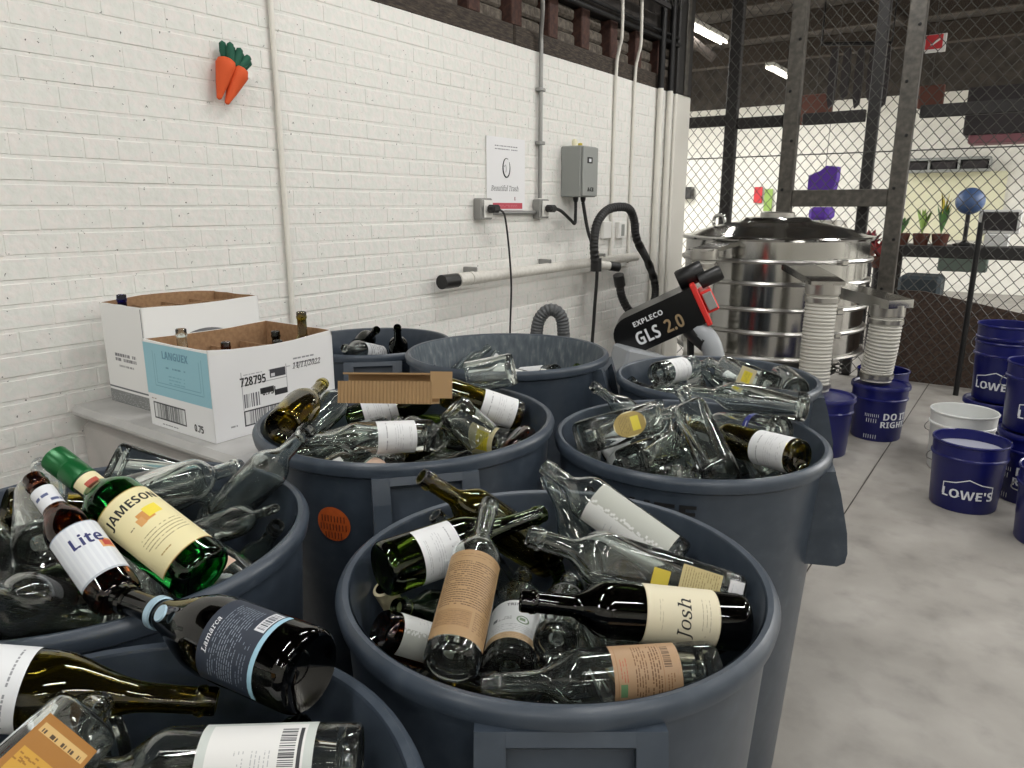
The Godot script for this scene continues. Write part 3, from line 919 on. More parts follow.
func chest_and_cartons() -> void:
	var t := thing("plastic_chest", "low grey plastic chest with a smooth lid against the brick wall", "chest", at(Vector3(0, 0, 0)))
	part(t, "body", box_at(Vector3(0.03, 0.0, -1.60), Vector3(0.865, 0.652, -1.005), 0.03), M.chest)
	part(t, "lid", box_at(Vector3(0.018, 0.652, -1.62), Vector3(0.90, 0.691, -0.985), 0.018), M.chest_lid)
	# the back carton: plain white, grey printed band at its foot
	var im := sheet(256, 256, rgb(230, 230, 229))
	im.fill_rect(Rect2i(0, 222, 256, 34), rgb(128, 130, 130))
	for k in 160:
		im.fill_rect(Rect2i(rng.randi_range(0, 250), rng.randi_range(224, 252), 5, 2), rgb(158, 160, 160))
	im.fill_rect(Rect2i(0, 212, 256, 4), rgb(88, 92, 98))
	im.fill_rect(Rect2i(248, 0, 4, 214), rgb(96, 100, 106))
	print_lines(im, Rect2i(60, 116, 130, 24), 2, rgb(120, 120, 124), 8, 0.9)
	print_lines(im, Rect2i(80, 146, 90, 12), 1, rgb(150, 150, 152), 5, 0.9)
	var im2 := sheet(256, 256, rgb(230, 230, 229))
	im2.fill_rect(Rect2i(0, 222, 256, 34), rgb(128, 130, 130))
	im2.fill_rect(Rect2i(0, 212, 256, 4), rgb(88, 92, 98))
	var back := carton("tall white cardboard carton with a grey band against the brick wall", Vector3(0.08, 0.692, -1.095), Vector3(0.248, 0.318, 0.40), {0: printed(im), 1: printed(im2)}, [0.0, 0.004, 0.0, -0.012])
	# grey arch emblem on its long side
	var arch := []
	for k in 9:
		var a := -1.0 + 2.0 * k / 8.0
		arch.append(Vector2(a * 0.085, 0.02 * (1.0 - a * a)))
	for k in 9:
		var a := 1.0 - 2.0 * k / 8.0
		arch.append(Vector2(a * 0.085, 0.02 * (1.0 - a * a) - 0.028))
	part(back, "emblem", slab_mesh(arch, 0.0015), M.ink_grey, Transform3D(Basis(Vector3.UP, PI / 2), Vector3(0.1245, 0.215, 0.0)))
	for k in 6:
		part(back, "emblem_window", box_mesh(Vector3(0.014, 0.011, 0.001)), M.print_white, Transform3D(Basis(Vector3.UP, PI / 2), Vector3(0.1264, 0.218 - absf(k - 2.5) * 0.0035, 0.06 - k * 0.024)))
	for k in 3:
		part(back, "divider", box_at(Vector3(-0.117, 0.004, -0.1 + k * 0.1), Vector3(0.117, 0.3, -0.096 + k * 0.1)), M.carton_brown)
	for k in 2:
		part(back, "divider", box_at(Vector3(-0.042 + k * 0.08, 0.004, -0.192), Vector3(-0.038 + k * 0.08, 0.298, 0.192)), M.carton_brown)
	# the front carton: blue end with a thin line frame, white long side with its shipping print
	var a0 := sheet(320, 256, rgb(229, 230, 231))
	a0.fill_rect(Rect2i(0, 0, 320, 156), rgb(146, 192, 206))
	for f in [[46, 22, 240, 104], [58, 30, 216, 86]]:
		for e in [Rect2i(f[0], f[1], 2, f[3]), Rect2i(f[0] + f[2], f[1], 2, f[3]), Rect2i(f[0], f[1] + f[3], f[2], 2)]:
			a0.fill_rect(e, rgb(112, 158, 176))
	print_lines(a0, Rect2i(110, 58, 100, 12), 1, rgb(104, 148, 168), 5, 0.9)
	print_lines(a0, Rect2i(120, 84, 80, 30), 3, rgb(122, 170, 186), 4, 0.9)
	a0.fill_rect(Rect2i(22, 180, 164, 52), rgb(50, 52, 56))
	a0.fill_rect(Rect2i(26, 184, 156, 44), rgb(212, 214, 214))
	print_bars(a0, Rect2i(40, 184, 130, 44), rgb(60, 62, 66))
	print_lines(a0, Rect2i(60, 240, 80, 8), 1, rgb(130, 130, 134), 3, 0.9)
	print_lines(a0, Rect2i(16, 166, 24, 6), 1, rgb(150, 130, 120), 3, 1.0)
	var a1 := sheet(420, 256, rgb(230, 230, 231))
	print_lines(a1, Rect2i(100, 66, 160, 12), 1, rgb(176, 176, 180), 3, 0.9)
	a1.fill_rect(Rect2i(186, 72, 54, 26), rgb(60, 60, 66))
	print_lines(a1, Rect2i(190, 78, 44, 14), 1, rgb(210, 210, 214), 10, 0.8)
	a1.fill_rect(Rect2i(150, 124, 46, 18), rgb(34, 34, 38))
	a1.fill_rect(Rect2i(198, 138, 44, 18), rgb(34, 34, 38))
	print_bars(a1, Rect2i(96, 132, 50, 42), rgb(90, 90, 96))
	a1.fill_rect(Rect2i(92, 182, 130, 48), rgb(52, 52, 56))
	a1.fill_rect(Rect2i(96, 186, 122, 40), rgb(214, 214, 214))
	print_bars(a1, Rect2i(110, 186, 100, 40), rgb(100, 100, 104))
	print_lines(a1, Rect2i(270, 44, 76, 30), 2, rgb(140, 140, 144), 5, 0.9)
	print_lines(a1, Rect2i(48, 214, 22, 8), 1, rgb(150, 150, 152), 5, 0.9)
	for e in [Rect2i(92, 64, 2, 116), Rect2i(92, 104, 150, 2), Rect2i(242, 64, 2, 92)]:
		a1.fill_rect(e, rgb(150, 150, 154))
	var front := carton("open white cardboard carton with a pale blue end and barcodes", Vector3(0.44, 0.692, -1.03), Vector3(0.316, 0.25, 0.41), {0: printed(a0), 1: printed(a1)}, [0.004, 0.012, 0.0, 0.006])
	var side := Transform3D(Basis(Vector3.UP, PI / 2), Vector3(0.1585, 0, 0))
	part(front, "lettering", letters("728795", 0.024, 0.0, false, 0.001, false, 0.75), M.ink, Transform3D(side.basis, Vector3(0.1585, 0.148, 0.078)))
	part(front, "lettering", letters("14/11/2022", 0.017, 0.0, false, 0.001, true, 0.85), M.ink, Transform3D(side.basis, Vector3(0.1585, 0.165, -0.105)))
	part(front, "lettering", letters("0.75l", 0.018, 0.0, false, 0.001, false, 0.8), M.ink, Transform3D(side.basis, Vector3(0.1585, 0.108, 0.03)))
	part(front, "lettering", letters("LANGUEX", 0.021, 0.0, false, 0.001, false, 0.95), M.blue_ink, Transform3D(Basis(), Vector3(0.0, 0.214, 0.2055)))
	part(front, "lettering", letters("0.75", 0.02, 0.0, false, 0.001, false, 0.8), M.ink, Transform3D(Basis(), Vector3(0.085, 0.028, 0.2055)))
	for k in 3:
		part(front, "divider", box_at(Vector3(-0.15, 0.004, -0.1 + k * 0.1), Vector3(0.15, 0.2, -0.096 + k * 0.1)), M.carton_brown)


# ------------------------------------------------------------------ grey bins
func bin(label: String, c: Vector2, R: float, face: float, dusty := false, handles := [true, true]) -> Node3D:
	# face: direction (radians, 0 = +z, turning towards +x) of the first handle; the second is opposite
	var H := 0.80 if R < 0.31 else (0.84 if R > 0.33 else 0.8195)
	var top := R - 0.012
	var base := R - 0.062
	var t := thing("plastic_bin", label, "bin", at(Vector3(c.x, 0, c.y), face))
	var key := "bin %f" % R
	if not shapes.has(key):
		shapes[key] = lathe_mesh([[0.0, 0.0], [base, 0.0], [base + 0.004, 0.012], [top, H - 0.018]], 96)
		shapes[key + " inside"] = lathe_mesh([[R - 0.02, H - 0.004], [R - 0.030, H - 0.05], [base - 0.012, 0.02], [0.0, 0.015]], 64)
		shapes[key + " rim"] = lathe_mesh([[R - 0.024, H - 0.034], [R - 0.010, H - 0.032], [R - 0.003, H - 0.027], [R, H - 0.012], [R - 0.003, H - 0.005], [R - 0.010, H], [R - 0.017, H - 0.002], [R - 0.021, H - 0.010], [R - 0.0275, H - 0.044]], 96)
		# handle: two broad side webs growing out of the rim, a band across the top and a sunk panel between them
		var turned := Basis(Vector3.UP, -PI / 2)
		var web := PackedVector2Array([Vector2(R - 0.033, H - 0.028), Vector2(R - 0.003, H - 0.024), Vector2(R + 0.012, H - 0.07), Vector2(R + 0.032, H - 0.155), Vector2(R + 0.037, H - 0.2), Vector2(R + 0.034, H - 0.222), Vector2(R + 0.02, H - 0.232), Vector2(R - 0.048, H - 0.235)])
		for e in 2:
			var w := Shape.new()
			w.slab(web, 0.033, Transform3D(turned, Vector3(0.1 if e == 0 else -0.067, 0, 0)))
			shapes[key + " web %d" % e] = w.done()
		var band := Shape.new()
		band.slab(PackedVector2Array([Vector2(R - 0.022, H - 0.028), Vector2(R - 0.003, H - 0.024), Vector2(R + 0.003, H - 0.038), Vector2(R - 0.002, H - 0.044), Vector2(R - 0.022, H - 0.044)]), 0.134, Transform3D(turned, Vector3(0.067, 0, 0)))
		shapes[key + " band"] = band.done()
		var panel := Shape.new()
		panel.slab(PackedVector2Array([Vector2(R - 0.024, H - 0.044), Vector2(R - 0.012, H - 0.044), Vector2(R + 0.012, H - 0.165), Vector2(R + 0.016, H - 0.225), Vector2(R - 0.037, H - 0.233)]), 0.134, Transform3D(turned, Vector3(0.067, 0, 0)))
		shapes[key + " panel"] = panel.done()
	part(t, "body", shapes[key], M.bin)
	part(t, "inside", shapes[key + " inside"], M.bin_dusty if dusty else M.bin)
	part(t, "rim", shapes[key + " rim"], M.bin)
	for e in 2:
		if handles[e]:
			var x := Transform3D(Basis(Vector3.UP, 0.0 if e == 0 else PI), Vector3.ZERO)
			var h := part(t, "handle", shapes[key + " band"], M.bin, x)
			for j in 2:
				part(h, "web", shapes[key + " web %d" % j], M.bin)
			part(h, "sunk_panel", shapes[key + " panel"], M.bin)
	return t


const BIN_A := Vector2(1.331, -0.468)
const BIN_B := Vector2(1.953, -0.801)
const BIN_C := Vector2(1.331, -1.157)
const BIN_D := Vector2(1.86, -1.519)
const BIN_E := Vector2(1.70, -2.13)
const BIN_F := Vector2(1.879, -0.168)
const BIN_G := Vector2(1.065, -1.914)
const BIN_H := Vector2(0.404, -1.94)


func bins() -> void:
	bin("large grey plastic bin holding the green whiskey bottle and a brown beer bottle", BIN_A, 0.3155, -1.0, false, [true, false])
	bin("grey plastic bin with a black wine bottle and tan labelled bottle on top", BIN_B, 0.305, 0.62, false, [true, false])
	var c := bin("large grey plastic bin with an orange round sticker and a cardboard sleeve on top", BIN_C, 0.336, 0.86, false, [true, false])
	var d := bin("grey plastic bin with bold dark lettering, full of square clear bottles", BIN_D, 0.305, 1.88, false, [true, false])
	bin("grey plastic bin of clear bottles nearest the steel sieve machine", BIN_E, 0.305, 1.88, false, [true, false])
	bin("grey plastic bin carrying the dark sparkling wine bottle and olive wine bottle", BIN_F, 0.305, 0.2, false, [true, false])
	bin("large dusty grey plastic bin, almost empty, with a few broken pieces", BIN_G, 0.336, 1.9, true, [true, false])
	bin("grey plastic bin beside the brick wall holding dark bottle necks", BIN_H, 0.305, 0.8, false, [true, false])
	# bold lettering under the rim
	var bq := on_level(640, 497, 0.74)
	part(d, "lettering", letters("BRUTE", 0.036, 0.2915, false, 0.004, false, 1.55), M.black_print, Transform3D(Basis(Vector3.UP, atan2(bq.x - BIN_D.x, bq.z - BIN_D.y) - 1.88), Vector3(0, 0.724, 0)))
	# round orange sticker
	var st := Shape.new()
	var ctr := st.vert(Vector3(0, 0, 0.3195), Vector3(0, 0, 1))
	for k in 25:
		var a := TAU * k / 24.0
		var ph := cos(a) * 0.036 / 0.319
		var yy := sin(a) * 0.036
		var rr := 0.3195 + yy * 0.057
		st.vert(Vector3(sin(ph) * rr, yy, cos(ph) * rr), Vector3(sin(ph), 0, cos(ph)))
	for k in 24:
		st.tri(ctr, ctr + 1 + k, ctr + 2 + k)
	var q := on_level(335, 523, 0.708)
	var dir := atan2(q.x - BIN_C.x, q.z - BIN_C.y) - 0.86
	var sk := part(c, "round_sticker", st.done(), M.orange_sticker, Transform3D(Basis(Vector3.UP, dir), Vector3(0, 0.708, 0)), "round orange sticker with dark print")
	for k in 3:
		part(sk, "lettering", letters(["||||||||", "|||||||||", "||||||"][k], 0.009, 0.3208, false, 0.0008), M.brown_ink, Transform3D(Basis(), Vector3(0, 0.012 - k * 0.017, 0)))


# ------------------------------------------------------------------ buckets
func bent_line(s: Shape, pts: Array, w: float, r_at: Callable) -> void:
	for k in pts.size() - 1:
		var a: Vector2 = pts[k]
		var b: Vector2 = pts[k + 1]
		var d := (b - a).normalized()
		var o := Vector2(-d.y, d.x) * w * 0.5
		var steps := 3
		for j in steps:
			var p := a.lerp(b, float(j) / steps) - d * w * 0.4
			var q := a.lerp(b, float(j + 1) / steps) + d * w * 0.4
			var put := func(u: Vector2) -> Vector3:
				var r: float = r_at.call(u.y)
				return Vector3(sin(u.x / r) * r, u.y, cos(u.x / r) * r)
			var m := (p + q) * 0.5
			s.quad(put.call(p - o), put.call(q - o), put.call(q + o), put.call(p + o), Vector3(sin(m.x / 0.14), 0, cos(m.x / 0.14)))


const PAIL_H := 0.31


func pail(label: String, p: Vector3, logo: float, back: float, m: Material, lid := false, group := "") -> Node3D:
	# logo, back: direction of the house logo and of the slogan side; NAN leaves it away
	var t := thing("bucket", label, "bucket", at(p), group)
	var h := PAIL_H
	if not shapes.has("pail"):
		shapes["pail"] = lathe_mesh([[0.0, 0.006], [0.118, 0.006], [0.122, 0.0], [0.127, 0.0], [0.131, 0.006], [0.1425, h * 0.74], [0.1445, h * 0.755], [0.1505, h * 0.76], [0.1505, h * 0.785], [0.1455, h * 0.80], [0.1465, h * 0.955], [0.1515, h * 0.965], [0.1525, h * 0.985], [0.1495, h], [0.1445, h * 0.99], [0.141, h * 0.76], [0.128, 0.012], [0.0, 0.012]], 48)
		shapes["pail lid"] = lathe_mesh([[0.150, h * 0.95], [0.1565, h * 0.955], [0.1575, h * 1.01], [0.153, h * 1.035], [0.145, h * 1.03], [0.138, h * 1.0], [0.0, h * 1.0]], 48)
	part(t, "shell", shapes["pail"], m)
	if lid:
		part(t, "lid", shapes["pail lid"], m)
	var wire := []
	for k in 17:
		var a := PI * k / 16.0
		wire.append(Vector3(cos(a) * 0.153, h * 0.77 - sin(a) * 0.10, 0.03 + sin(a) * 0.145))
	var turn := toward_eye(p) + 0.5
	var hd := part(t, "bail", tube_mesh(wire, 0.0022, 6), M.conduit, Transform3D(Basis(Vector3.UP, turn + PI), Vector3.ZERO))
	part(hd, "grip", tube_mesh([wire[7], wire[8], wire[9]], 0.008, 8), M.black_plastic)
	var r_at := func(y: float) -> float: return 0.1310 + (0.1425 - 0.131) * (y - 0.006) / (h * 0.734) + 0.0012
	if not is_nan(logo):
		if not shapes.has("pail logo"):
			var s := Shape.new()
			bent_line(s, [Vector2(-0.1, 0.078), Vector2(0.1, 0.078), Vector2(0.1, 0.128), Vector2(0.05, 0.138), Vector2(0.0, 0.158), Vector2(-0.05, 0.138), Vector2(-0.1, 0.128), Vector2(-0.1, 0.078)], 0.0045, r_at)
			shapes["pail logo"] = s.done()
		var lg := part(t, "logo", shapes["pail logo"], M.print_white, Transform3D(Basis(Vector3.UP, logo), Vector3.ZERO), "white house shaped logo outline")
		part(lg, "lettering", letters("LOWE'S", 0.038, 0.1385, false, 0.0012, false, 1.12), M.print_white, Transform3D(Basis(), Vector3(0, 0.086, 0)))
	if not is_nan(back):
		part(t, "lettering", letters("DO IT", 0.038, 0.140, false, 0.0012, false, 1.1), M.print_white, Transform3D(Basis(Vector3.UP, back), Vector3(0, 0.150, 0)))
		part(t, "lettering", letters("RIGHT.", 0.034, 0.1375, false, 0.0012, false, 1.1), M.print_white, Transform3D(Basis(Vector3.UP, back), Vector3(0, 0.103, 0)))
		for e in 2:
			part(t, "lettering", letters("||||||||" if e == 0 else "|||||", 0.013 if e == 0 else 0.016, 0.1385, false, 0.001), M.print_white, Transform3D(Basis(Vector3.UP, back - 0.95), Vector3(0, 0.155 - e * 0.03, 0)))
		part(t, "barcode", letters("||||||", 0.016, 0.134, false, 0.001), M.print_white, Transform3D(Basis(Vector3.UP, back - 0.95), Vector3(0, 0.03, 0)))
	return t


func toward_eye(p: Vector3) -> float:
	return atan2(EYE.x - p.x, EYE.z - p.z)


func buckets() -> void:
	var put := func(x: float, y: float, rim: float) -> Vector3:
		var q := on_level(x, y, rim)
		return Vector3(q.x, rim - PAIL_H, q.z)
	var a: Vector3 = put.call(972, 438, PAIL_H)
	pail("blue bucket with the white house logo in front of the white bucket", a, toward_eye(a) + 0.12, NAN, M.bucket_blue)
	part(get_node("bucket"), "rinse_water", lathe_mesh([[0.0, 0.262], [0.142, 0.262]], 32), M.milky)
	var w: Vector3 = put.call(968, 408, PAIL_H)
	pail("empty white plastic bucket behind the blue logo bucket", w + Vector3(-0.01, 0, 0.05), NAN, NAN, M.bucket_white)
	var l := Vector3(2.39, 0, -4.47)
	pail("blue bucket at the bottom of the stack beside the fence", l, NAN, NAN, M.bucket_blue, true)
	var lu := Vector3(2.40, PAIL_H + 0.014, -4.47)
	pail("blue logo bucket standing on another bucket beside the fence", lu, toward_eye(lu) - 0.25, NAN, M.bucket_blue)
	var lv := Vector3(2.40, PAIL_H + 0.014 + 0.087, -4.47)
	pail("blue bucket nested inside the upper bucket beside the fence", lv, NAN, NAN, M.bucket_blue)
	var r := Vector3(2.57, 0, -3.92)
	pail("blue slogan bucket under the second stacked bucket", r, NAN, toward_eye(r) + 0.1, M.bucket_blue, true)
	var ru := Vector3(2.56, PAIL_H + 0.014, -3.93)
	pail("blue logo bucket standing on the slogan bucket", ru, toward_eye(ru) + 0.15, NAN, M.bucket_blue)
	var cnr := Vector3(2.66, 0, -3.42)
	pail("blue bucket cut off by the corner beside the slogan bucket", cnr, NAN, NAN, M.bucket_blue)
	var d: Vector3 = put.call(881, 384, PAIL_H)
	pail("lidded blue slogan bucket under the outer steel chute hose", d, NAN, toward_eye(d) + 0.75, M.bucket_blue, true)
	var dd: Vector3 = d + Vector3(-0.06, 0, -0.46)
	pail("blue bucket behind the lidded slogan bucket", dd, NAN, NAN, M.bucket_blue)
	var m: Vector3 = put.call(825, 396, PAIL_H)
	pail("lidded blue bucket under the middle sieve hose", m, NAN, NAN, M.bucket_blue, true)
	hose_drop("ribbed grey hose from the outer chute into the lidded bucket", [Vector3(d.x - 0.01, 0.708, d.z + 0.02), Vector3(d.x - 0.015, 0.55, d.z + 0.02), Vector3(d.x - 0.03, 0.40, d.z), Vector3(d.x - 0.03, PAIL_H + 0.02, d.z)], 0.084)
	hose_drop("ribbed grey hose from the middle sieve spout down to a bucket", [Vector3(m.x - 0.075, 0.853, m.z - 0.04), Vector3(m.x - 0.075, 0.62, m.z - 0.03), Vector3(m.x - 0.07, PAIL_H + 0.02, m.z - 0.02)], 0.08)
	sieve(d, m)


func hose_drop(label: String, pts: Array, r: float) -> void:
	var t := thing("ribbed_sleeve", label, "hose")
	part(t, "sleeve", tube_mesh(curve(pts, 40), func(run, _k): return r + 0.003 * sin(run * 330.0), 20), M.sleeve)
	for e in 2:
		var p: Vector3 = pts[0] if e == 0 else pts[-1]
		part(t, "band", lathe_mesh([[r - 0.004, -0.012], [r + 0.007, -0.012], [r + 0.007, 0.012], [r - 0.004, 0.012]], 28, at(p + Vector3(0, -0.03 if e == 0 else 0.03, 0))), M.steel_band)


# ------------------------------------------------------------------ round steel sieve
func sieve(d: Vector3, m: Vector3) -> void:
	var c := Vector3(1.0, 0, -5.1)
	var R := 0.585
	var t := thing("sieve_machine", "round stacked stainless steel sieve machine with a domed lid", "machine", at(c))
	part(t, "pedestal", lathe_mesh([[0.0, 0.0], [0.5, 0.0], [0.5, 0.02], [0.44, 0.03], [0.42, 0.2], [0.46, 0.22], [0.46, 0.24], [0.0, 0.24]], 48), M.fence_dark)
	for k in 10:
		var a := TAU * k / 10.0
		var pts := []
		for j in 41:
			var b := TAU * 5.0 * j / 40.0
			pts.append(Vector3(cos(a) * 0.47 + cos(b) * 0.028, 0.23 + 0.14 * j / 40.0, sin(a) * 0.47 + sin(b) * 0.028))
		part(t, "spring", tube_mesh(pts, 0.006, 6), M.steel_band)
	var levels := [0.375, 0.535, 0.68, 0.84, 0.975, 1.105]
	for k in 5:
		var y0: float = levels[k]
		var y1: float = levels[k + 1]
		part(t, "drum", lathe_mesh([[R - 0.02, y0], [R, y0 + 0.002], [R, y1 - 0.002], [R - 0.02, y1]], 96), M.steel)
		part(t, "flange", lathe_mesh([[R - 0.01, y0 - 0.014], [R + 0.022, y0 - 0.012], [R + 0.028, y0], [R + 0.022, y0 + 0.012], [R - 0.01, y0 + 0.014]], 96), M.steel_band)
		for j in 2:
			var a := 0.95 + j * PI
			part(t, "clamp", box_mesh(Vector3(0.05, 0.035, 0.06), 0.006), M.steel_band, Transform3D(Basis(Vector3.UP, a), Vector3(sin(a) * (R + 0.04), y0, cos(a) * (R + 0.04))))
	part(t, "bottom_pan", lathe_mesh([[0.0, 0.34], [R - 0.06, 0.345], [R, 0.375], [R - 0.02, 0.376]], 96), M.steel)
	part(t, "lid", lathe_mesh([[R - 0.01, 1.093], [R + 0.025, 1.095], [R + 0.03, 1.107], [R + 0.024, 1.117], [R - 0.02, 1.122], [0.45, 1.165], [0.34, 1.19], [0.25, 1.205], [0.22, 1.212], [0.20, 1.232], [0.17, 1.236], [0.0, 1.238]], 96), M.steel)
	part(t, "lid_cap", lathe_mesh([[0.11, 1.236], [0.11, 1.262], [0.10, 1.268], [0.0, 1.27]], 36), M.steel_band)
	part(t, "lid_handle", tube_mesh(curve([Vector3(-0.36, 1.18, 0.2), Vector3(-0.36, 1.235, 0.19), Vector3(-0.28, 1.245, 0.26), Vector3(-0.26, 1.2, 0.27)], 6), 0.012, 8), M.steel)
	# spouts: boxes of folded sheet reaching out over their hoses
	var spout := func(target: Vector3, y: float, w: float, tall: float) -> void:
		var v := Vector3(target.x - c.x, 0, target.z - c.z)
		var far := v.length()
		var turn := atan2(v.x, v.z)
		var s := Shape.new()
		s.slab(PackedVector2Array([Vector2(R - 0.06, y + 0.03), Vector2(R - 0.06, y + tall), Vector2(far - 0.05, y + tall - 0.04), Vector2(far + w * 0.5, y + tall - 0.055), Vector2(far + w * 0.5, y), Vector2(far - w * 0.5, y)]), w, Transform3D(Basis(), Vector3(0, 0, -w / 2)))
		part(t, "spout", s.done(), M.steel, Transform3D(Basis(Vector3.UP, turn - PI / 2), Vector3.ZERO))
		part(t, "spout_collar", lathe_mesh([[w * 0.52, y - 0.05], [w * 0.52, y + 0.012], [w * 0.5, y + 0.014]], 32, at(Vector3(v.x, 0, v.z))), M.steel_band)
	spout.call(Vector3(d.x - 0.01, 0, d.z + 0.02), 0.76, 0.175, 0.10)
	spout.call(Vector3(m.x - 0.075, 0, m.z - 0.04), 0.905, 0.17, 0.075)
	var lp := on_z(704, 255, -4.28)
	spout.call(Vector3(lp.x, 0, lp.z), 1.045, 0.16, 0.06)
	hose_drop("ribbed grey hose hanging at the wall side of the sieve machine", [Vector3(lp.x, 0.988, lp.z), Vector3(lp.x - 0.01, 0.6, lp.z + 0.02), Vector3(lp.x - 0.02, 0.03, lp.z + 0.04)], 0.07)


# ------------------------------------------------------------------ black glass crusher and hoses behind the bins
func crusher() -> void:
	var p := on_z(662, 322, -2.95)
	var turn := toward_eye(p)
	var tilt := deg_to_rad(27)
	var frame := Transform3D(Basis(Vector3.UP, turn), p) * Transform3D(Basis(Vector3(0, 0, 1), tilt), Vector3.ZERO)
	var t := thing("glass_crusher", "black glass crusher with a red framed mouth tilted up on a stand", "machine", frame)
	# side outline of the hopper, rounded at the low end
	var o := [Vector2(0.17, -0.085), Vector2(0.17, 0.085)]
	for k in 7:
		var a := PI / 2 + (PI / 2) * k / 6.0
		o.append(Vector2(-0.14 + cos(a) * 0.085, 0.0 + sin(a) * 0.085))
	o.append(Vector2(-0.225, -0.085))
	part(t, "hopper", slab_mesh(o, 0.24, Transform3D(Basis(), Vector3(0, 0, -0.24))), M.black_gloss)
	part(t, "mouth_frame", box_at(Vector3(0.168, -0.1, -0.25), Vector3(0.192, 0.096, 0.012), 0.004), M.red_paint)
	part(t, "mouth_flap", box_at(Vector3(0.192, -0.055, -0.22), Vector3(0.245, 0.045, -0.02), 0.006), M.red_paint)
	part(t, "mouth_plate", box_at(Vector3(0.2, -0.042, -0.02), Vector3(0.24, 0.035, -0.005), 0.003), M.grey_box)
	part(t, "lettering", letters("GLS", 0.058, 0.0, false, 0.002, false, 0.8), M.print_white, Transform3D(Basis(), Vector3(-0.08, -0.028, 0.001)))
	part(t, "lettering", letters("2.0", 0.058, 0.0, false, 0.002, false, 0.8), M.amber_print, Transform3D(Basis(), Vector3(0.045, -0.028, 0.001)))
	part(t, "lettering", letters("EXPLECO", 0.022, 0.0, false, 0.002, false, 1.1), M.print_white, Transform3D(Basis(), Vector3(-0.05, 0.04, 0.001)))
	# black motor and knobs above the mouth
	part(t, "motor", lathe_mesh([[0.0, -0.06], [0.04, -0.06], [0.045, -0.05], [0.045, 0.05], [0.04, 0.06], [0.0, 0.06]], 24, Transform3D(Basis(Vector3(0, 0, 1), PI / 2), Vector3(0.19, 0.125, -0.1))), M.black_plastic)
	part(t, "motor", lathe_mesh([[0.0, -0.05], [0.03, -0.05], [0.034, -0.04], [0.034, 0.05], [0.0, 0.055]], 20, Transform3D(Basis(Vector3(0, 0, 1), PI / 2), Vector3(0.265, 0.085, -0.06))), M.black_plastic)
	# upright stand in world directions
	var inv := frame.affine_inverse()
	var up := func(a: Vector3, b: Vector3, r: float, called: String, m: Material) -> void:
		part(t, called, tube_mesh([inv * a, inv * b], r, 10), m)
	var side := Vector3(cos(turn), 0, -sin(turn))
	var out := Vector3(sin(turn), 0, cos(turn))
	for k: float in [-0.13, 0.13]:
		for e: float in [-0.2, -0.04]:
			up.call(p + side * k + out * e + Vector3(0, -0.08, 0), Vector3(p.x, 0, p.z) + side * k * 1.3 + out * e, 0.014, "leg", M.red_paint if k < 0 else M.black_metal)
	part(t, "discharge_bend", tube_mesh(curve([inv * (p + side * 0.13 + Vector3(0, -0.03, 0) + out * -0.06), inv * (p + side * 0.20 + Vector3(0, -0.07, 0) + out * 0.0), inv * (p + side * 0.235 + Vector3(0, -0.17, 0) + out * 0.02), inv * (p + side * 0.24 + Vector3(0, -0.30, 0) + out * 0.02)], 8), 0.045, 16), M.grey_plastic)
	part(t, "discharge_cuff", tube_mesh([inv * (p + side * 0.13 + Vector3(0, -0.03, 0) + out * -0.06), inv * (p + side * 0.205 + Vector3(0, -0.085, 0) + out * 0.0)], 0.05, 16), M.black_plastic)
	part(t, "feed_tray", box_mesh(Vector3(0.2, 0.13, 0.16), 0.012), M.grey_plastic, inv * Transform3D(Basis(Vector3.UP, turn + 0.5) * Basis(Vector3(0, 0, 1), -0.25), p + side * -0.10 + Vector3(0, -0.185, 0) + out * 0.03))
	# thick hose standing in an arch behind the dusty bin
	var h := on_z(550, 318, -2.9)
	var pts := [Vector3(h.x - 0.085, 0.02, h.z + 0.02), Vector3(h.x - 0.08, 0.4, h.z), Vector3(h.x - 0.06, 0.72, h.z), Vector3(h.x - 0.035, 0.80, h.z), Vector3(h.x + 0.005, 0.825, h.z), Vector3(h.x + 0.045, 0.80, h.z), Vector3(h.x + 0.062, 0.72, h.z), Vector3(h.x + 0.075, 0.4, h.z), Vector3(h.x + 0.09, 0.02, h.z + 0.02)]
	var sd := Vector3(cos(toward_eye(h)), 0, -sin(toward_eye(h)))
	pts = pts.map(func(v): return Vector3(h.x, v.y, h.z) + sd * (v.x - h.x) * 1.05)
	solo("suction_hose", tube_mesh(curve(pts, 24), func(run, _k): return 0.03 + 0.0018 * sin(run * 400.0), 14), M.hose_grey, "thick dark grey hose bent into an arch behind the dusty bin", "hose")


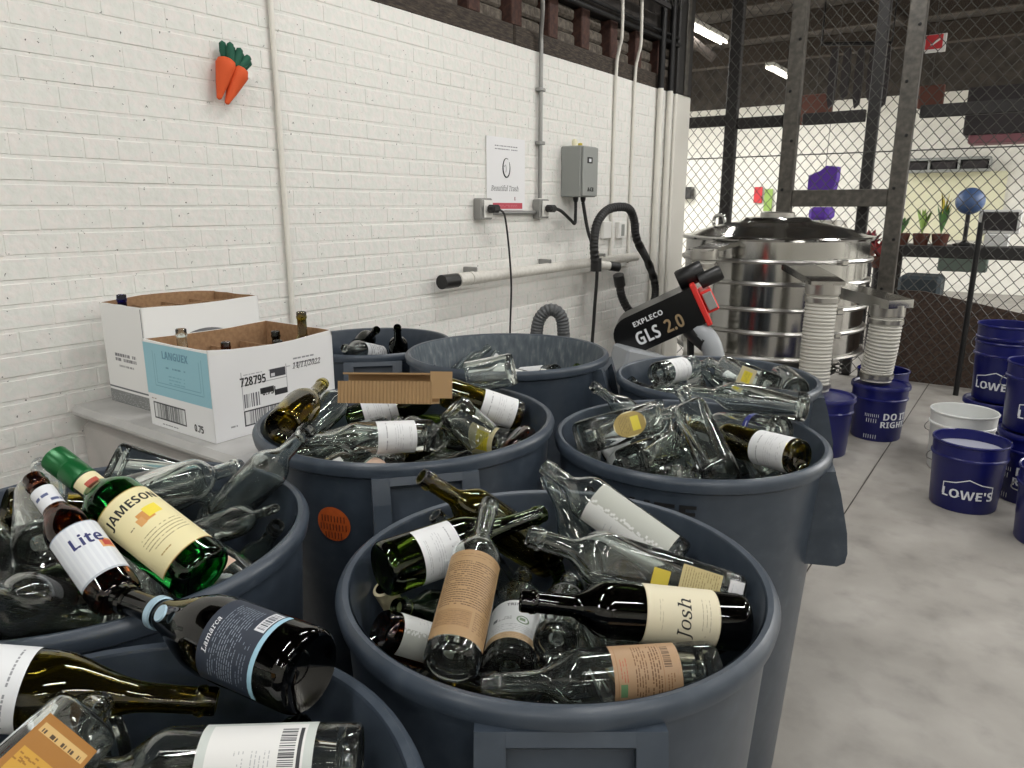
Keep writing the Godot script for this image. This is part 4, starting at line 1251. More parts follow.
# outlines of the bottle kinds: [radius, height] up the outside, and their measures in metres
const KIND := {
	"bordeaux": {"prof": [[0.0, 0.02], [0.0169, 0.016], [0.03, 0.003], [0.0338, 0.0], [0.0364, 0.0032], [0.0375, 0.012], [0.0375, 0.185], [0.0363, 0.1928], [0.033, 0.2007], [0.0281, 0.2085], [0.0224, 0.2163], [0.0173, 0.2242], [0.0142, 0.232], [0.0138, 0.278], [0.0154, 0.28], [0.0162, 0.286], [0.0147, 0.289], [0.0149, 0.297], [0.0137, 0.3], [0.0112, 0.3]], "R": 0.0375, "L": 0.3, "sq": 2.0, "flat": 1.0, "t": 0.003, "body": 0.185, "neck": 0.232, "rn": 0.0142, "foot": 0.008},
	"burgundy": {"prof": [[0.0, 0.02], [0.0185, 0.016], [0.0328, 0.003], [0.0369, 0.0], [0.0398, 0.0032], [0.041, 0.012], [0.041, 0.125], [0.039, 0.1433], [0.0335, 0.1617], [0.0264, 0.18], [0.0199, 0.1983], [0.0157, 0.2167], [0.0145, 0.235], [0.0141, 0.273], [0.0157, 0.275], [0.0165, 0.281], [0.015, 0.284], [0.0152, 0.292], [0.014, 0.295], [0.0115, 0.295]], "R": 0.041, "L": 0.295, "sq": 2.0, "flat": 1.0, "t": 0.003, "body": 0.125, "neck": 0.235, "rn": 0.0145, "foot": 0.008},
	"champagne": {"prof": [[0.0, 0.02], [0.02, 0.016], [0.0356, 0.003], [0.0401, 0.0], [0.0432, 0.0032], [0.0445, 0.012], [0.0445, 0.13], [0.0423, 0.1492], [0.0365, 0.1683], [0.0288, 0.1875], [0.0214, 0.2067], [0.0165, 0.2258], [0.015, 0.245], [0.0145, 0.283], [0.0175, 0.285], [0.0183, 0.291], [0.016, 0.294], [0.0165, 0.302], [0.0145, 0.305], [0.012, 0.305]], "R": 0.0445, "L": 0.305, "sq": 2.0, "flat": 1.0, "t": 0.004, "body": 0.13, "neck": 0.245, "rn": 0.015, "foot": 0.008},
	"beer": {"prof": [[0.0, 0.02], [0.0137, 0.016], [0.0244, 0.003], [0.0274, 0.0], [0.0296, 0.0032], [0.0305, 0.012], [0.0305, 0.122], [0.0293, 0.1313], [0.0261, 0.1407], [0.0217, 0.15], [0.0172, 0.1593], [0.014, 0.1687], [0.0128, 0.178], [0.0124, 0.207], [0.014, 0.209], [0.0148, 0.215], [0.0133, 0.218], [0.0135, 0.226], [0.0123, 0.229], [0.0098, 0.229]], "R": 0.0305, "L": 0.229, "sq": 2.0, "flat": 1.0, "t": 0.003, "body": 0.122, "neck": 0.178, "rn": 0.0128, "foot": 0.008},
	"round": {"prof": [[0.0, 0.02], [0.0173, 0.016], [0.0308, 0.003], [0.0347, 0.0], [0.0373, 0.0032], [0.0385, 0.012], [0.0385, 0.178], [0.0373, 0.1853], [0.034, 0.1927], [0.0291, 0.2], [0.0233, 0.2073], [0.0177, 0.2147], [0.014, 0.222], [0.0136, 0.253], [0.0152, 0.255], [0.016, 0.261], [0.0145, 0.264], [0.0147, 0.272], [0.0135, 0.275], [0.011, 0.275]], "R": 0.0385, "L": 0.275, "sq": 2.0, "flat": 1.0, "t": 0.003, "body": 0.178, "neck": 0.222, "rn": 0.014, "foot": 0.008},
	"slim": {"prof": [[0.0, 0.02], [0.0162, 0.016], [0.0288, 0.003], [0.0324, 0.0], [0.0349, 0.0032], [0.036, 0.012], [0.036, 0.17], [0.0347, 0.1787], [0.0309, 0.1873], [0.0257, 0.196], [0.0202, 0.2047], [0.0157, 0.2133], [0.0138, 0.222], [0.0134, 0.268], [0.015, 0.27], [0.0158, 0.276], [0.0143, 0.279], [0.0145, 0.287], [0.0133, 0.29], [0.0108, 0.29]], "R": 0.036, "L": 0.29, "sq": 2.0, "flat": 1.0, "t": 0.003, "body": 0.17, "neck": 0.222, "rn": 0.0138, "foot": 0.008},
	"whiskey": {"prof": [[0.0, 0.02], [0.0193, 0.016], [0.0344, 0.003], [0.0387, 0.0], [0.0417, 0.0032], [0.043, 0.012], [0.043, 0.178], [0.0417, 0.1853], [0.0379, 0.1927], [0.0323, 0.2], [0.0259, 0.2073], [0.02, 0.2147], [0.0165, 0.222], [0.016, 0.278], [0.0177, 0.28], [0.0185, 0.286], [0.017, 0.289], [0.0172, 0.297], [0.016, 0.3], [0.0135, 0.3]], "R": 0.043, "L": 0.3, "sq": 2.0, "flat": 1.0, "t": 0.003, "body": 0.178, "neck": 0.222, "rn": 0.0165, "foot": 0.008},
	"square": {"prof": [[0.0, 0.02], [0.0158, 0.016], [0.028, 0.003], [0.0315, 0.0], [0.034, 0.0032], [0.035, 0.012], [0.035, 0.165], [0.0341, 0.1708], [0.0317, 0.1767], [0.0279, 0.1825], [0.0231, 0.1883], [0.0181, 0.1942], [0.014, 0.2], [0.0136, 0.228], [0.0152, 0.23], [0.016, 0.236], [0.0145, 0.239], [0.0147, 0.247], [0.0135, 0.25], [0.011, 0.25]], "R": 0.035, "L": 0.25, "sq": 6.0, "flat": 1.0, "t": 0.003, "body": 0.165, "neck": 0.2, "rn": 0.014, "foot": 0.008},
	"tall_square": {"prof": [[0.0, 0.02], [0.0175, 0.016], [0.0312, 0.003], [0.0351, 0.0], [0.0378, 0.0032], [0.039, 0.012], [0.039, 0.205], [0.0379, 0.2125], [0.0346, 0.22], [0.0298, 0.2275], [0.0241, 0.235], [0.0186, 0.2425], [0.015, 0.25], [0.0145, 0.293], [0.0162, 0.295], [0.017, 0.301], [0.0155, 0.304], [0.0157, 0.312], [0.0145, 0.315], [0.012, 0.315]], "R": 0.039, "L": 0.315, "sq": 5.0, "flat": 1.0, "t": 0.003, "body": 0.205, "neck": 0.25, "rn": 0.015, "foot": 0.008},
	"flask": {"prof": [[0.0, 0.02], [0.0216, 0.016], [0.0384, 0.003], [0.0432, 0.0], [0.0466, 0.0032], [0.048, 0.012], [0.048, 0.125], [0.0464, 0.1317], [0.0417, 0.1383], [0.0347, 0.145], [0.0266, 0.1517], [0.0187, 0.1583], [0.0135, 0.165], [0.0131, 0.183], [0.0147, 0.185], [0.0155, 0.191], [0.014, 0.194], [0.0142, 0.202], [0.013, 0.205], [0.0105, 0.205]], "R": 0.048, "L": 0.205, "sq": 2.0, "flat": 0.55, "t": 0.003, "body": 0.125, "neck": 0.165, "rn": 0.0135, "foot": 0.008},
	"jug": {"prof": [[0.0, 0.02], [0.0306, 0.016], [0.0544, 0.003], [0.0612, 0.0], [0.066, 0.0032], [0.068, 0.012], [0.068, 0.105], [0.0648, 0.1183], [0.0559, 0.1317], [0.0434, 0.145], [0.0302, 0.1583], [0.0197, 0.1717], [0.015, 0.185], [0.0145, 0.218], [0.0162, 0.22], [0.017, 0.226], [0.0155, 0.229], [0.0157, 0.237], [0.0145, 0.24], [0.012, 0.24]], "R": 0.068, "L": 0.24, "sq": 2.0, "flat": 1.0, "t": 0.003, "body": 0.105, "neck": 0.185, "rn": 0.015, "foot": 0.008},
	"small": {"prof": [[0.0, 0.02], [0.0135, 0.016], [0.024, 0.003], [0.027, 0.0], [0.0291, 0.0032], [0.03, 0.012], [0.03, 0.11], [0.0291, 0.1158], [0.0265, 0.1217], [0.0228, 0.1275], [0.0186, 0.1333], [0.015, 0.1392], [0.013, 0.145], [0.0126, 0.163], [0.0142, 0.165], [0.015, 0.171], [0.0135, 0.174], [0.0137, 0.182], [0.0125, 0.185], [0.01, 0.185]], "R": 0.03, "L": 0.185, "sq": 2.0, "flat": 1.0, "t": 0.003, "body": 0.11, "neck": 0.145, "rn": 0.013, "foot": 0.008},
	"tumbler": {"prof": [[0.0, 0.006], [0.0302, 0.004], [0.0351, 0.0], [0.0377, 0.006], [0.0419, 0.0525], [0.046, 0.103], [0.0455, 0.105], [0.043, 0.105]], "R": 0.046, "L": 0.105, "sq": 2.0, "flat": 1.0, "t": 0.0035, "body": 0.105, "neck": 0.105, "rn": 0.046, "foot": 0.005},
	"jar": {"prof": [[0.0, 0.006], [0.0334, 0.004], [0.0388, 0.0], [0.0417, 0.006], [0.0424, 0.06], [0.043, 0.118], [0.0425, 0.12], [0.04, 0.12]], "R": 0.043, "L": 0.12, "sq": 3.5, "flat": 1.0, "t": 0.0035, "body": 0.12, "neck": 0.12, "rn": 0.043, "foot": 0.005},
}
# every bottle of the heaps: bin, kind, glass, middle of its base, middle of its mouth, roll, paper label, description, group
const HEAP := [
	["B", "bordeaux", "black", Vector3(2.1987, 0.7617, -0.8813), Vector3(1.9675, 0.8047, -0.6950), 0, "josh", "black wine bottle with a cream script label lying across the heap", "bottles in the black wine bottle bin"],
	["B", "slim", "clear", Vector3(1.9405, 0.7578, -0.5856), Vector3(1.8174, 0.8575, -0.8285), 0, "tan", "clear bottle with a tall tan printed label standing out of the heap", "bottles in the black wine bottle bin"],
	["B", "slim", "clear", Vector3(2.1946, 0.7402, -0.7900), Vector3(1.9802, 0.7436, -0.5948), 0, "tan_round", "clear bottle with a tan paper label lying along the handle side rim", "bottles in the black wine bottle bin"],
	["B", "tall_square", "clear", Vector3(2.1590, 0.7447, -0.9590), Vector3(1.9206, 0.8491, -0.7815), 0, "clear_gold", "long clear square bottle behind the black wine bottle", "bottles in the black wine bottle bin"],
	["B", "burgundy", "dark_green", Vector3(1.7460, 0.7929, -0.6644), Vector3(1.8416, 0.8051, -0.9432), 10, "white_side", "dark green wine bottle with a white label under the tan labelled bottle", "bottles in the black wine bottle bin"],
	["B", "bordeaux", "olive", Vector3(1.8249, 0.6944, -0.9947), Vector3(1.7050, 0.8856, -0.7970), 0, "none", "olive bottle neck resting on the rim beside the lettered bin beside a clear neck", "bottles in the black wine bottle bin"],
	["B", "beer", "clear", Vector3(1.7788, 0.6232, -0.9535), Vector3(1.6946, 0.8022, -0.8382), 0, "none", "clear bottle with an open threaded mouth beside the olive neck", "bottles in the black wine bottle bin"],
	["B", "round", "clear", Vector3(1.9597, 0.6982, -0.6793), Vector3(1.8202, 0.6992, -0.9163), 0, "white_green", "clear bottle with a white label and green seal beside the tan labelled bottle", "bottles in the black wine bottle bin"],
	["B", "beer", "brown", Vector3(1.7374, 0.5413, -0.7838), Vector3(1.7251, 0.7476, -0.6852), 0, "yellow", "brown bottle with a cream neck foil and a yellow label at the rim", "bottles in the black wine bottle bin"],
	["B", "small", "pale_green", Vector3(1.7800, 0.6553, -0.8300), Vector3(1.7706, 0.7409, -0.6663), 0, "none", "small pale green bottle lying below the dark green wine bottle", "bottles in the black wine bottle bin"],
	["B", "round", "clear", Vector3(2.0533, 0.7487, -1.0135), Vector3(1.8029, 0.8620, -1.0032), 0, "grey_white", "clear bottle with a torn grey and white label against the rim beside the lettered bin", "bottles in the black wine bottle bin"],
	["B", "beer", "clear", Vector3(1.9379, 0.6597, -1.0019), Vector3(1.7955, 0.8380, -1.0213), 0, "none", "clear bottle neck pointing up at the rim beside the lettered bin", "bottles in the black wine bottle bin"],
	["B", "square", "clear", Vector3(1.9912, 0.6542, -0.7617), Vector3(1.9234, 0.6213, -1.0001), 0, "none", "clear bottle deep between the white label bottle and the tan paper label", "bottles in the black wine bottle bin"],
	["B", "small", "lime", Vector3(1.8851, 0.5561, -1.0207), Vector3(1.8604, 0.7229, -0.9446), 0, "none", "small lime green bottle deep under the long square bottle", "bottles in the black wine bottle bin"],
	["A", "whiskey", "green", Vector3(1.5931, 0.8139, -0.4864), Vector3(1.3294, 0.9444, -0.4276), 18, "jameson", "large green whiskey bottle with a cream label and green cap", "bottles in the whiskey bottle bin"],
	["A", "beer", "brown", Vector3(1.5713, 0.8205, -0.3816), Vector3(1.3770, 0.9416, -0.3773), 18, "lite", "brown longneck beer bottle with a silver white label", "bottles in the whiskey bottle bin"],
	["A", "slim", "clear", Vector3(1.3885, 0.8424, -0.3697), Vector3(1.1237, 0.8763, -0.4830), 0, "none", "clear bottle neck rising behind the brown beer bottle", "bottles in the whiskey bottle bin"],
	["A", "jug", "clear", Vector3(1.3089, 0.8190, -0.2996), Vector3(1.0777, 0.7940, -0.3589), 0, "none", "big round clear jug with its base towards the beer bottle", "bottles in the whiskey bottle bin"],
	["A", "burgundy", "olive", Vector3(1.1063, 0.8078, -0.4217), Vector3(1.1822, 0.7045, -0.6874), 0, "none", "olive yellow wine bottle lying along the rim beside the grey chest", "bottles in the whiskey bottle bin"],
	["A", "flask", "clear", Vector3(1.1324, 0.8422, -0.5887), Vector3(1.2589, 0.7563, -0.7253), 0, "none", "clear oval flask lying behind the green whiskey bottle", "bottles in the whiskey bottle bin"],
	["A", "slim", "clear", Vector3(1.3742, 0.8675, -0.4756), Vector3(1.2866, 0.8276, -0.7492), 0, "none", "clear bottle lying at the rim beside the grey chest with its mouth over the rim", "bottles in the whiskey bottle bin"],
	["A", "slim", "clear", Vector3(1.2893, 0.7364, -0.6847), Vector3(1.4873, 0.9349, -0.7588), 0, "none", "tall clear bottle sticking out over the rim beside the orange sticker bin", "bottles in the whiskey bottle bin"],
	["A", "flask", "clear", Vector3(1.3182, 0.7422, -0.5984), Vector3(1.4915, 0.8199, -0.6757), 90, "none", "clear round shouldered bottle with a wide ringed mouth", "bottles in the whiskey bottle bin"],
	["A", "round", "clear", Vector3(1.5770, 0.7443, -0.5655), Vector3(1.3139, 0.8142, -0.5265), 0, "pink", "clear bottle with a pinkish beige label next to the green whiskey bottle", "bottles in the whiskey bottle bin"],
	["A", "beer", "clear", Vector3(1.3071, 0.5925, -0.6989), Vector3(1.4520, 0.7696, -0.7054), 0, "none", "clear bottle neck standing inside the rim beside the orange sticker bin", "bottles in the whiskey bottle bin"],
	["A", "bordeaux", "dark_green", Vector3(1.2208, 0.6781, -0.3343), Vector3(1.4699, 0.8224, -0.4189), 0, "none", "dark bottle lying deep under the round jug", "bottles in the whiskey bottle bin"],
	["A", "round", "clear", Vector3(1.4439, 0.7301, -0.4078), Vector3(1.5694, 0.9007, -0.2324), 0, "none", "clear patterned bottle deep at the rim beside the sparkling wine bin", "bottles in the whiskey bottle bin"],
	["F", "burgundy", "olive", Vector3(1.5961, 0.8438, -0.1604), Vector3(1.7956, 0.7807, -0.3683), 0, "white_tall", "olive wine bottle with a white label lying across the sparkling wine bin", "bottles in the sparkling wine bin"],
	["F", "champagne", "black_glass", Vector3(1.9030, 0.8369, -0.4102), Vector3(1.6007, 0.8398, -0.3697), 0, "navy", "black sparkling wine bottle with a navy back label and pale neck band", "bottles in the sparkling wine bin"],
	["F", "round", "clear", Vector3(1.9874, 0.7783, -0.3969), Vector3(1.7776, 0.7873, -0.2194), 0, "white_barcode", "clear bottle with a white barcode label lying at the rim", "bottles in the sparkling wine bin"],
	["F", "square", "clear", Vector3(1.9226, 0.8802, -0.0994), Vector3(1.7521, 0.8181, -0.2714), 0, "orange", "square clear bottle with an orange label in front of the olive wine bottle", "bottles in the sparkling wine bin"],
	["F", "bordeaux", "dark_green", Vector3(1.6763, 0.6266, -0.2761), Vector3(1.9036, 0.7795, -0.3984), 0, "none", "dark green bottle deep below the barcode label bottle", "bottles in the sparkling wine bin"],
	["C", "burgundy", "olive", Vector3(1.2099, 0.8487, -0.9078), Vector3(1.0502, 0.8747, -1.1545), 0, "none", "olive bottle leaning against the wall side of the rim", "bottles in the cardboard sleeve bin"],
	["C", "slim", "clear", Vector3(1.4072, 0.8042, -1.1573), Vector3(1.2508, 0.8254, -0.9140), 0, "white_wide", "clear bottle with a wide white label lying along the rim facing the whiskey bottle bin", "bottles in the cardboard sleeve bin"],
	["C", "bordeaux", "dark_green", Vector3(1.0704, 0.7654, -1.2052), Vector3(1.2508, 0.8292, -1.4363), 0, "white_wide", "dark bottle with a white label under the cardboard sleeve", "bottles in the cardboard sleeve bin"],
	["C", "bordeaux", "olive", Vector3(1.4723, 0.7998, -1.4077), Vector3(1.2617, 0.9030, -1.2207), 0, "white_low", "olive bottle with a big white label pointing away from the cardboard sleeve", "bottles in the cardboard sleeve bin"],
	["C", "tumbler", "clear", Vector3(1.3980, 0.8530, -1.2319), Vector3(1.4616, 0.7770, -1.2667), 0, "none", "upturned round clear tumbler on the heap", "bottles in the cardboard sleeve bin"],
	["C", "jar", "clear", Vector3(1.4067, 0.8992, -1.4715), Vector3(1.3078, 0.8730, -1.4087), 0, "none", "clear square jar lying at the rim beside the dusty bin", "bottles in the cardboard sleeve bin"],
	["C", "round", "clear", Vector3(1.1232, 0.7713, -0.9955), Vector3(1.0504, 0.8485, -1.2493), 0, "none", "clear bottle between the olive bottle and the cardboard sleeve", "bottles in the cardboard sleeve bin"],
	["C", "round", "clear", Vector3(1.4894, 0.7451, -1.3407), Vector3(1.2162, 0.7549, -1.3111), 0, "yellow", "clear bottle with a yellow label at the rim facing the whiskey bottle bin", "bottles in the cardboard sleeve bin"],
	["C", "small", "lime", Vector3(1.2914, 0.7501, -1.3878), Vector3(1.1136, 0.7285, -1.3414), 0, "none", "small lime green bottle behind the tumbler", "bottles in the cardboard sleeve bin"],
	["C", "small", "clear", Vector3(1.3745, 0.7707, -1.2178), Vector3(1.1934, 0.7792, -1.2546), 0, "none", "small clear bottle lying beside the tumbler", "bottles in the cardboard sleeve bin"],
	["D", "tall_square", "clear", Vector3(1.6894, 0.8037, -1.3440), Vector3(1.7802, 0.8104, -1.6455), 0, "gold_oval", "clear bottle with a gold oval label turned to the rim", "bottles in the lettered bin"],
	["D", "beer", "clear", Vector3(1.7072, 0.7228, -1.7005), Vector3(1.5801, 0.8616, -1.5701), 0, "none", "clear bottle neck pointing over the rim towards the dusty bin", "bottles in the lettered bin"],
	["D", "square", "clear", Vector3(1.8010, 0.6704, -1.5114), Vector3(1.7060, 0.8089, -1.6965), 0, "none", "clear square bottle standing in the middle of the heap", "bottles in the lettered bin"],
	["D", "tall_square", "clear", Vector3(1.9882, 0.7643, -1.3866), Vector3(1.7976, 0.8779, -1.6101), 0, "none", "tall clear square bottle leaning across the heap", "bottles in the lettered bin"],
	["D", "bordeaux", "olive", Vector3(2.1147, 0.7982, -1.4970), Vector3(1.8348, 0.7810, -1.6036), 0, "white_low", "olive wine bottle with a white label at the handle side of the heap", "bottles in the lettered bin"],
	["D", "round", "clear", Vector3(2.0472, 0.8121, -1.6070), Vector3(1.7944, 0.7602, -1.7020), 0, "blue_band", "clear bottle with a blue band lying behind the olive wine bottle", "bottles in the lettered bin"],
	["D", "flask", "clear", Vector3(2.0298, 0.6889, -1.6354), Vector3(1.9072, 0.7690, -1.7788), 0, "none", "clear cut glass flask standing at the handle side of the heap", "bottles in the lettered bin"],
	["D", "slim", "clear", Vector3(2.0552, 0.8375, -1.7567), Vector3(1.7928, 0.8681, -1.6370), 0, "none", "clear bottle lying along the rim facing the sieve side bin", "bottles in the lettered bin"],
	["D", "square", "clear", Vector3(1.8039, 0.7712, -1.3403), Vector3(1.8256, 0.7559, -1.5889), 0, "none", "clear square bottle lying at the lettered side of its bin", "bottles in the lettered bin"],
	["D", "small", "clear", Vector3(1.9190, 0.7204, -1.4567), Vector3(1.8394, 0.7442, -1.6220), 0, "none", "small clear bottle standing between two square bottles", "bottles in the lettered bin"],
	["E", "round", "clear", Vector3(1.5496, 0.7999, -2.0295), Vector3(1.6088, 0.7942, -2.2980), 0, "white_wide", "clear bottle with a white label pointing at the sieve machine", "bottles in the bin by the sieve machine"],
	["E", "tall_square", "clear", Vector3(1.8823, 0.8002, -2.0711), Vector3(1.6266, 0.8096, -2.2548), 0, "yellow", "clear square bottle with a yellow label in the sieve side bin", "bottles in the bin by the sieve machine"],
	["E", "square", "clear", Vector3(1.6627, 0.7028, -2.1254), Vector3(1.5413, 0.7382, -2.3411), 0, "none", "clear square bottle standing in the sieve side bin", "bottles in the bin by the sieve machine"],
	["E", "round", "clear", Vector3(1.9412, 0.7859, -2.1262), Vector3(1.8110, 0.7835, -2.3684), 0, "none", "clear bottle with its base turned up at the handle side", "bottles in the bin by the sieve machine"],
	["E", "flask", "clear", Vector3(1.7912, 0.6986, -2.1557), Vector3(1.7641, 0.7809, -2.3415), 0, "grey_white", "clear flask with a grey label in the sieve side bin", "bottles in the bin by the sieve machine"],
	["E", "beer", "clear", Vector3(1.5641, 0.7528, -1.9538), Vector3(1.7795, 0.7605, -2.0311), 0, "none", "clear bottle lying at the lettered bin side of the sieve side bin", "bottles in the bin by the sieve machine"],
	["G", "jar", "clear", Vector3(0.8782, 0.6752, -2.0329), Vector3(0.9079, 0.7645, -2.1074), 0, "white_side", "clear jar with a white label among the broken pieces", "bottles in the dusty bin"],
	["G", "round", "clear", Vector3(1.1502, 0.7334, -2.0895), Vector3(0.8855, 0.6737, -2.1343), 0, "white_side", "clear bottle with a white label lying in the dusty bin", "bottles in the dusty bin"],
	["G", "small", "clear", Vector3(0.8013, 0.7077, -1.9481), Vector3(0.8457, 0.7964, -2.1042), 0, "none", "small clear bottle lying in the dusty bin", "bottles in the dusty bin"],
	["H", "bordeaux", "black", Vector3(0.1821, 0.7033, -2.0259), Vector3(0.4319, 0.8442, -1.9379), 0, "none", "black wine bottle neck leaning against the rim by the wall", "bottles in the bin by the brick wall"],
	["H", "bordeaux", "black", Vector3(0.3809, 0.6410, -2.1038), Vector3(0.5225, 0.8605, -1.9563), 0, "none", "black wine bottle standing upright by the wall", "bottles in the bin by the brick wall"],
	["H", "round", "clear", Vector3(0.3907, 0.7314, -1.9922), Vector3(0.4651, 0.8065, -1.7383), 0, "silver", "clear bottle with a silver label in the bin by the wall", "bottles in the bin by the brick wall"],
	["A", "beer", "clear", Vector3(1.1276, 0.5721, -0.6183), Vector3(1.3480, 0.5337, -0.5693), 26, "none", "clear glass beer bottle in the whiskey bottle bin", "bottles in the whiskey bottle bin"],
	["A", "beer", "clear", Vector3(1.4475, 0.5420, -0.4447), Vector3(1.4677, 0.6482, -0.2429), 39, "yellow", "clear glass beer bottle with yellow label in the whiskey bottle bin", "bottles in the whiskey bottle bin"],
	["A", "round", "clear", Vector3(1.5235, 0.6316, -0.6057), Vector3(1.5628, 0.7032, -0.3432), -28, "none", "clear glass round bottle in the whiskey bottle bin", "bottles in the whiskey bottle bin"],
	["A", "slim", "dark_green", Vector3(1.3607, 0.6126, -0.2901), Vector3(1.4697, 0.6370, -0.5577), 4, "none", "dark green glass slim bottle in the whiskey bottle bin", "bottles in the whiskey bottle bin"],
	["A", "beer", "olive", Vector3(1.4059, 0.7076, -0.3325), Vector3(1.3320, 0.6497, -0.5414), -34, "none", "olive glass beer bottle in the whiskey bottle bin", "bottles in the whiskey bottle bin"],
	["A", "slim", "clear", Vector3(1.2110, 0.5694, -0.3758), Vector3(1.4208, 0.6014, -0.5734), -36, "none", "clear glass slim bottle in the whiskey bottle bin", "bottles in the whiskey bottle bin"],
	["A", "round", "clear", Vector3(1.4804, 0.5612, -0.6000), Vector3(1.5143, 0.6344, -0.3372), 35, "grey_white", "clear glass round bottle with torn grey label in the whiskey bottle bin", "bottles in the whiskey bottle bin"],
	["A", "beer", "clear", Vector3(1.2512, 0.6828, -0.5156), Vector3(1.4145, 0.6524, -0.6732), -13, "none", "clear glass beer bottle in the whiskey bottle bin", "bottles in the whiskey bottle bin"],
	["A", "slim", "olive", Vector3(1.4778, 0.6985, -0.6850), Vector3(1.3483, 0.6179, -0.4384), -29, "white_wide", "olive glass slim bottle with white label in the whiskey bottle bin", "bottles in the whiskey bottle bin"],
	["A", "round", "brown", Vector3(1.1212, 0.7262, -0.3253), Vector3(1.2310, 0.6911, -0.5749), 30, "none", "brown glass round bottle in the whiskey bottle bin", "bottles in the whiskey bottle bin"],
	["A", "round", "dark_green", Vector3(1.5278, 0.6869, -0.3293), Vector3(1.2796, 0.6781, -0.2111), 13, "none", "dark green glass round bottle in the whiskey bottle bin", "bottles in the whiskey bottle bin"],
	["A", "beer", "clear", Vector3(1.4760, 0.7651, -0.2635), Vector3(1.2527, 0.7651, -0.2127), -27, "grey_white", "clear glass beer bottle with torn grey label in the whiskey bottle bin", "bottles in the whiskey bottle bin"],
	["A", "round", "clear", Vector3(1.4921, 0.7096, -0.4646), Vector3(1.2321, 0.7453, -0.5467), 3, "none", "clear glass round bottle in the whiskey bottle bin", "bottles in the whiskey bottle bin"],
	["A", "slim", "clear", Vector3(1.0917, 0.5328, -0.4227), Vector3(1.3109, 0.7186, -0.4620), -0, "none", "clear glass slim bottle in the whiskey bottle bin", "bottles in the whiskey bottle bin"],
	["A", "round", "clear", Vector3(1.3764, 0.5198, -0.6411), Vector3(1.1902, 0.7188, -0.6040), 19, "none", "clear glass round bottle in the whiskey bottle bin", "bottles in the whiskey bottle bin"],
	["A", "beer", "clear", Vector3(1.2693, 0.6355, -0.2250), Vector3(1.3273, 0.6485, -0.4462), -27, "none", "clear glass beer bottle in the whiskey bottle bin", "bottles in the whiskey bottle bin"],
	["A", "square", "olive", Vector3(1.1620, 0.6369, -0.6277), Vector3(1.0721, 0.7284, -0.4131), 37, "none", "olive glass square bottle in the whiskey bottle bin", "bottles in the whiskey bottle bin"],
	["A", "bordeaux", "clear", Vector3(1.0781, 0.6025, -0.4922), Vector3(1.3685, 0.5936, -0.5671), -36, "none", "clear glass wine bottle in the whiskey bottle bin", "bottles in the whiskey bottle bin"],
	["A", "bordeaux", "clear", Vector3(1.2293, 0.5670, -0.2339), Vector3(1.3997, 0.5743, -0.4807), 33, "none", "clear glass wine bottle in the whiskey bottle bin", "bottles in the whiskey bottle bin"],
	["B", "bordeaux", "clear", Vector3(2.0265, 0.5022, -0.9533), Vector3(1.8468, 0.6244, -0.7465), -6, "none", "clear glass wine bottle in the black wine bottle bin", "bottles in the black wine bottle bin"],
	["B", "round", "clear", Vector3(2.0640, 0.5063, -0.7264), Vector3(2.1174, 0.5684, -0.9889), -4, "pink", "clear glass round bottle with pinkish label in the black wine bottle bin", "bottles in the black wine bottle bin"],
	["B", "small", "clear", Vector3(1.8557, 0.6406, -0.6365), Vector3(2.0156, 0.6158, -0.7260), -14, "none", "clear glass small bottle in the black wine bottle bin", "bottles in the black wine bottle bin"],
	["B", "beer", "brown", Vector3(1.9443, 0.5005, -1.0171), Vector3(1.8842, 0.5000, -0.7962), 2, "none", "brown glass beer bottle in the black wine bottle bin", "bottles in the black wine bottle bin"],
	["B", "square", "clear", Vector3(2.1406, 0.6497, -0.7318), Vector3(1.9714, 0.7521, -0.8848), -22, "none", "clear glass square bottle in the black wine bottle bin", "bottles in the black wine bottle bin"],
	["B", "small", "pale_green", Vector3(1.9156, 0.5304, -0.7625), Vector3(1.8209, 0.6560, -0.6650), 22, "none", "pale green glass small bottle in the black wine bottle bin", "bottles in the black wine bottle bin"],
	["B", "beer", "clear", Vector3(2.1634, 0.5872, -0.7253), Vector3(1.9442, 0.5862, -0.6588), -7, "none", "clear glass beer bottle in the black wine bottle bin", "bottles in the black wine bottle bin"],
	["B", "square", "dark_green", Vector3(1.8841, 0.5924, -0.5900), Vector3(2.1310, 0.6030, -0.6279), 35, "none", "dark green glass square bottle in the black wine bottle bin", "bottles in the black wine bottle bin"],
	["B", "round", "clear", Vector3(1.8427, 0.5020, -0.9055), Vector3(1.7867, 0.6291, -0.6682), -17, "none", "clear glass round bottle in the black wine bottle bin", "bottles in the black wine bottle bin"],
	["B", "small", "clear", Vector3(1.8407, 0.5560, -0.6106), Vector3(1.7599, 0.7189, -0.6447), 0, "none", "clear glass small bottle in the black wine bottle bin", "bottles in the black wine bottle bin"],
	["B", "small", "olive", Vector3(1.7416, 0.4946, -0.7363), Vector3(1.8712, 0.5935, -0.6488), 29, "none", "olive glass small bottle in the black wine bottle bin", "bottles in the black wine bottle bin"],
	["B", "beer", "brown", Vector3(2.0143, 0.5864, -0.8529), Vector3(2.1879, 0.7250, -0.9082), -10, "white_green", "brown glass beer bottle with green sealed label in the black wine bottle bin", "bottles in the black wine bottle bin"],
	["B", "small", "clear", Vector3(2.0112, 0.7461, -0.7104), Vector3(1.9344, 0.7461, -0.8787), -16, "none", "clear glass small bottle in the black wine bottle bin", "bottles in the black wine bottle bin"],
	["B", "beer", "dark_green", Vector3(1.9377, 0.5601, -0.6949), Vector3(2.0993, 0.5946, -0.8534), 17, "white_wide", "dark green glass beer bottle with white label in the black wine bottle bin", "bottles in the black wine bottle bin"],
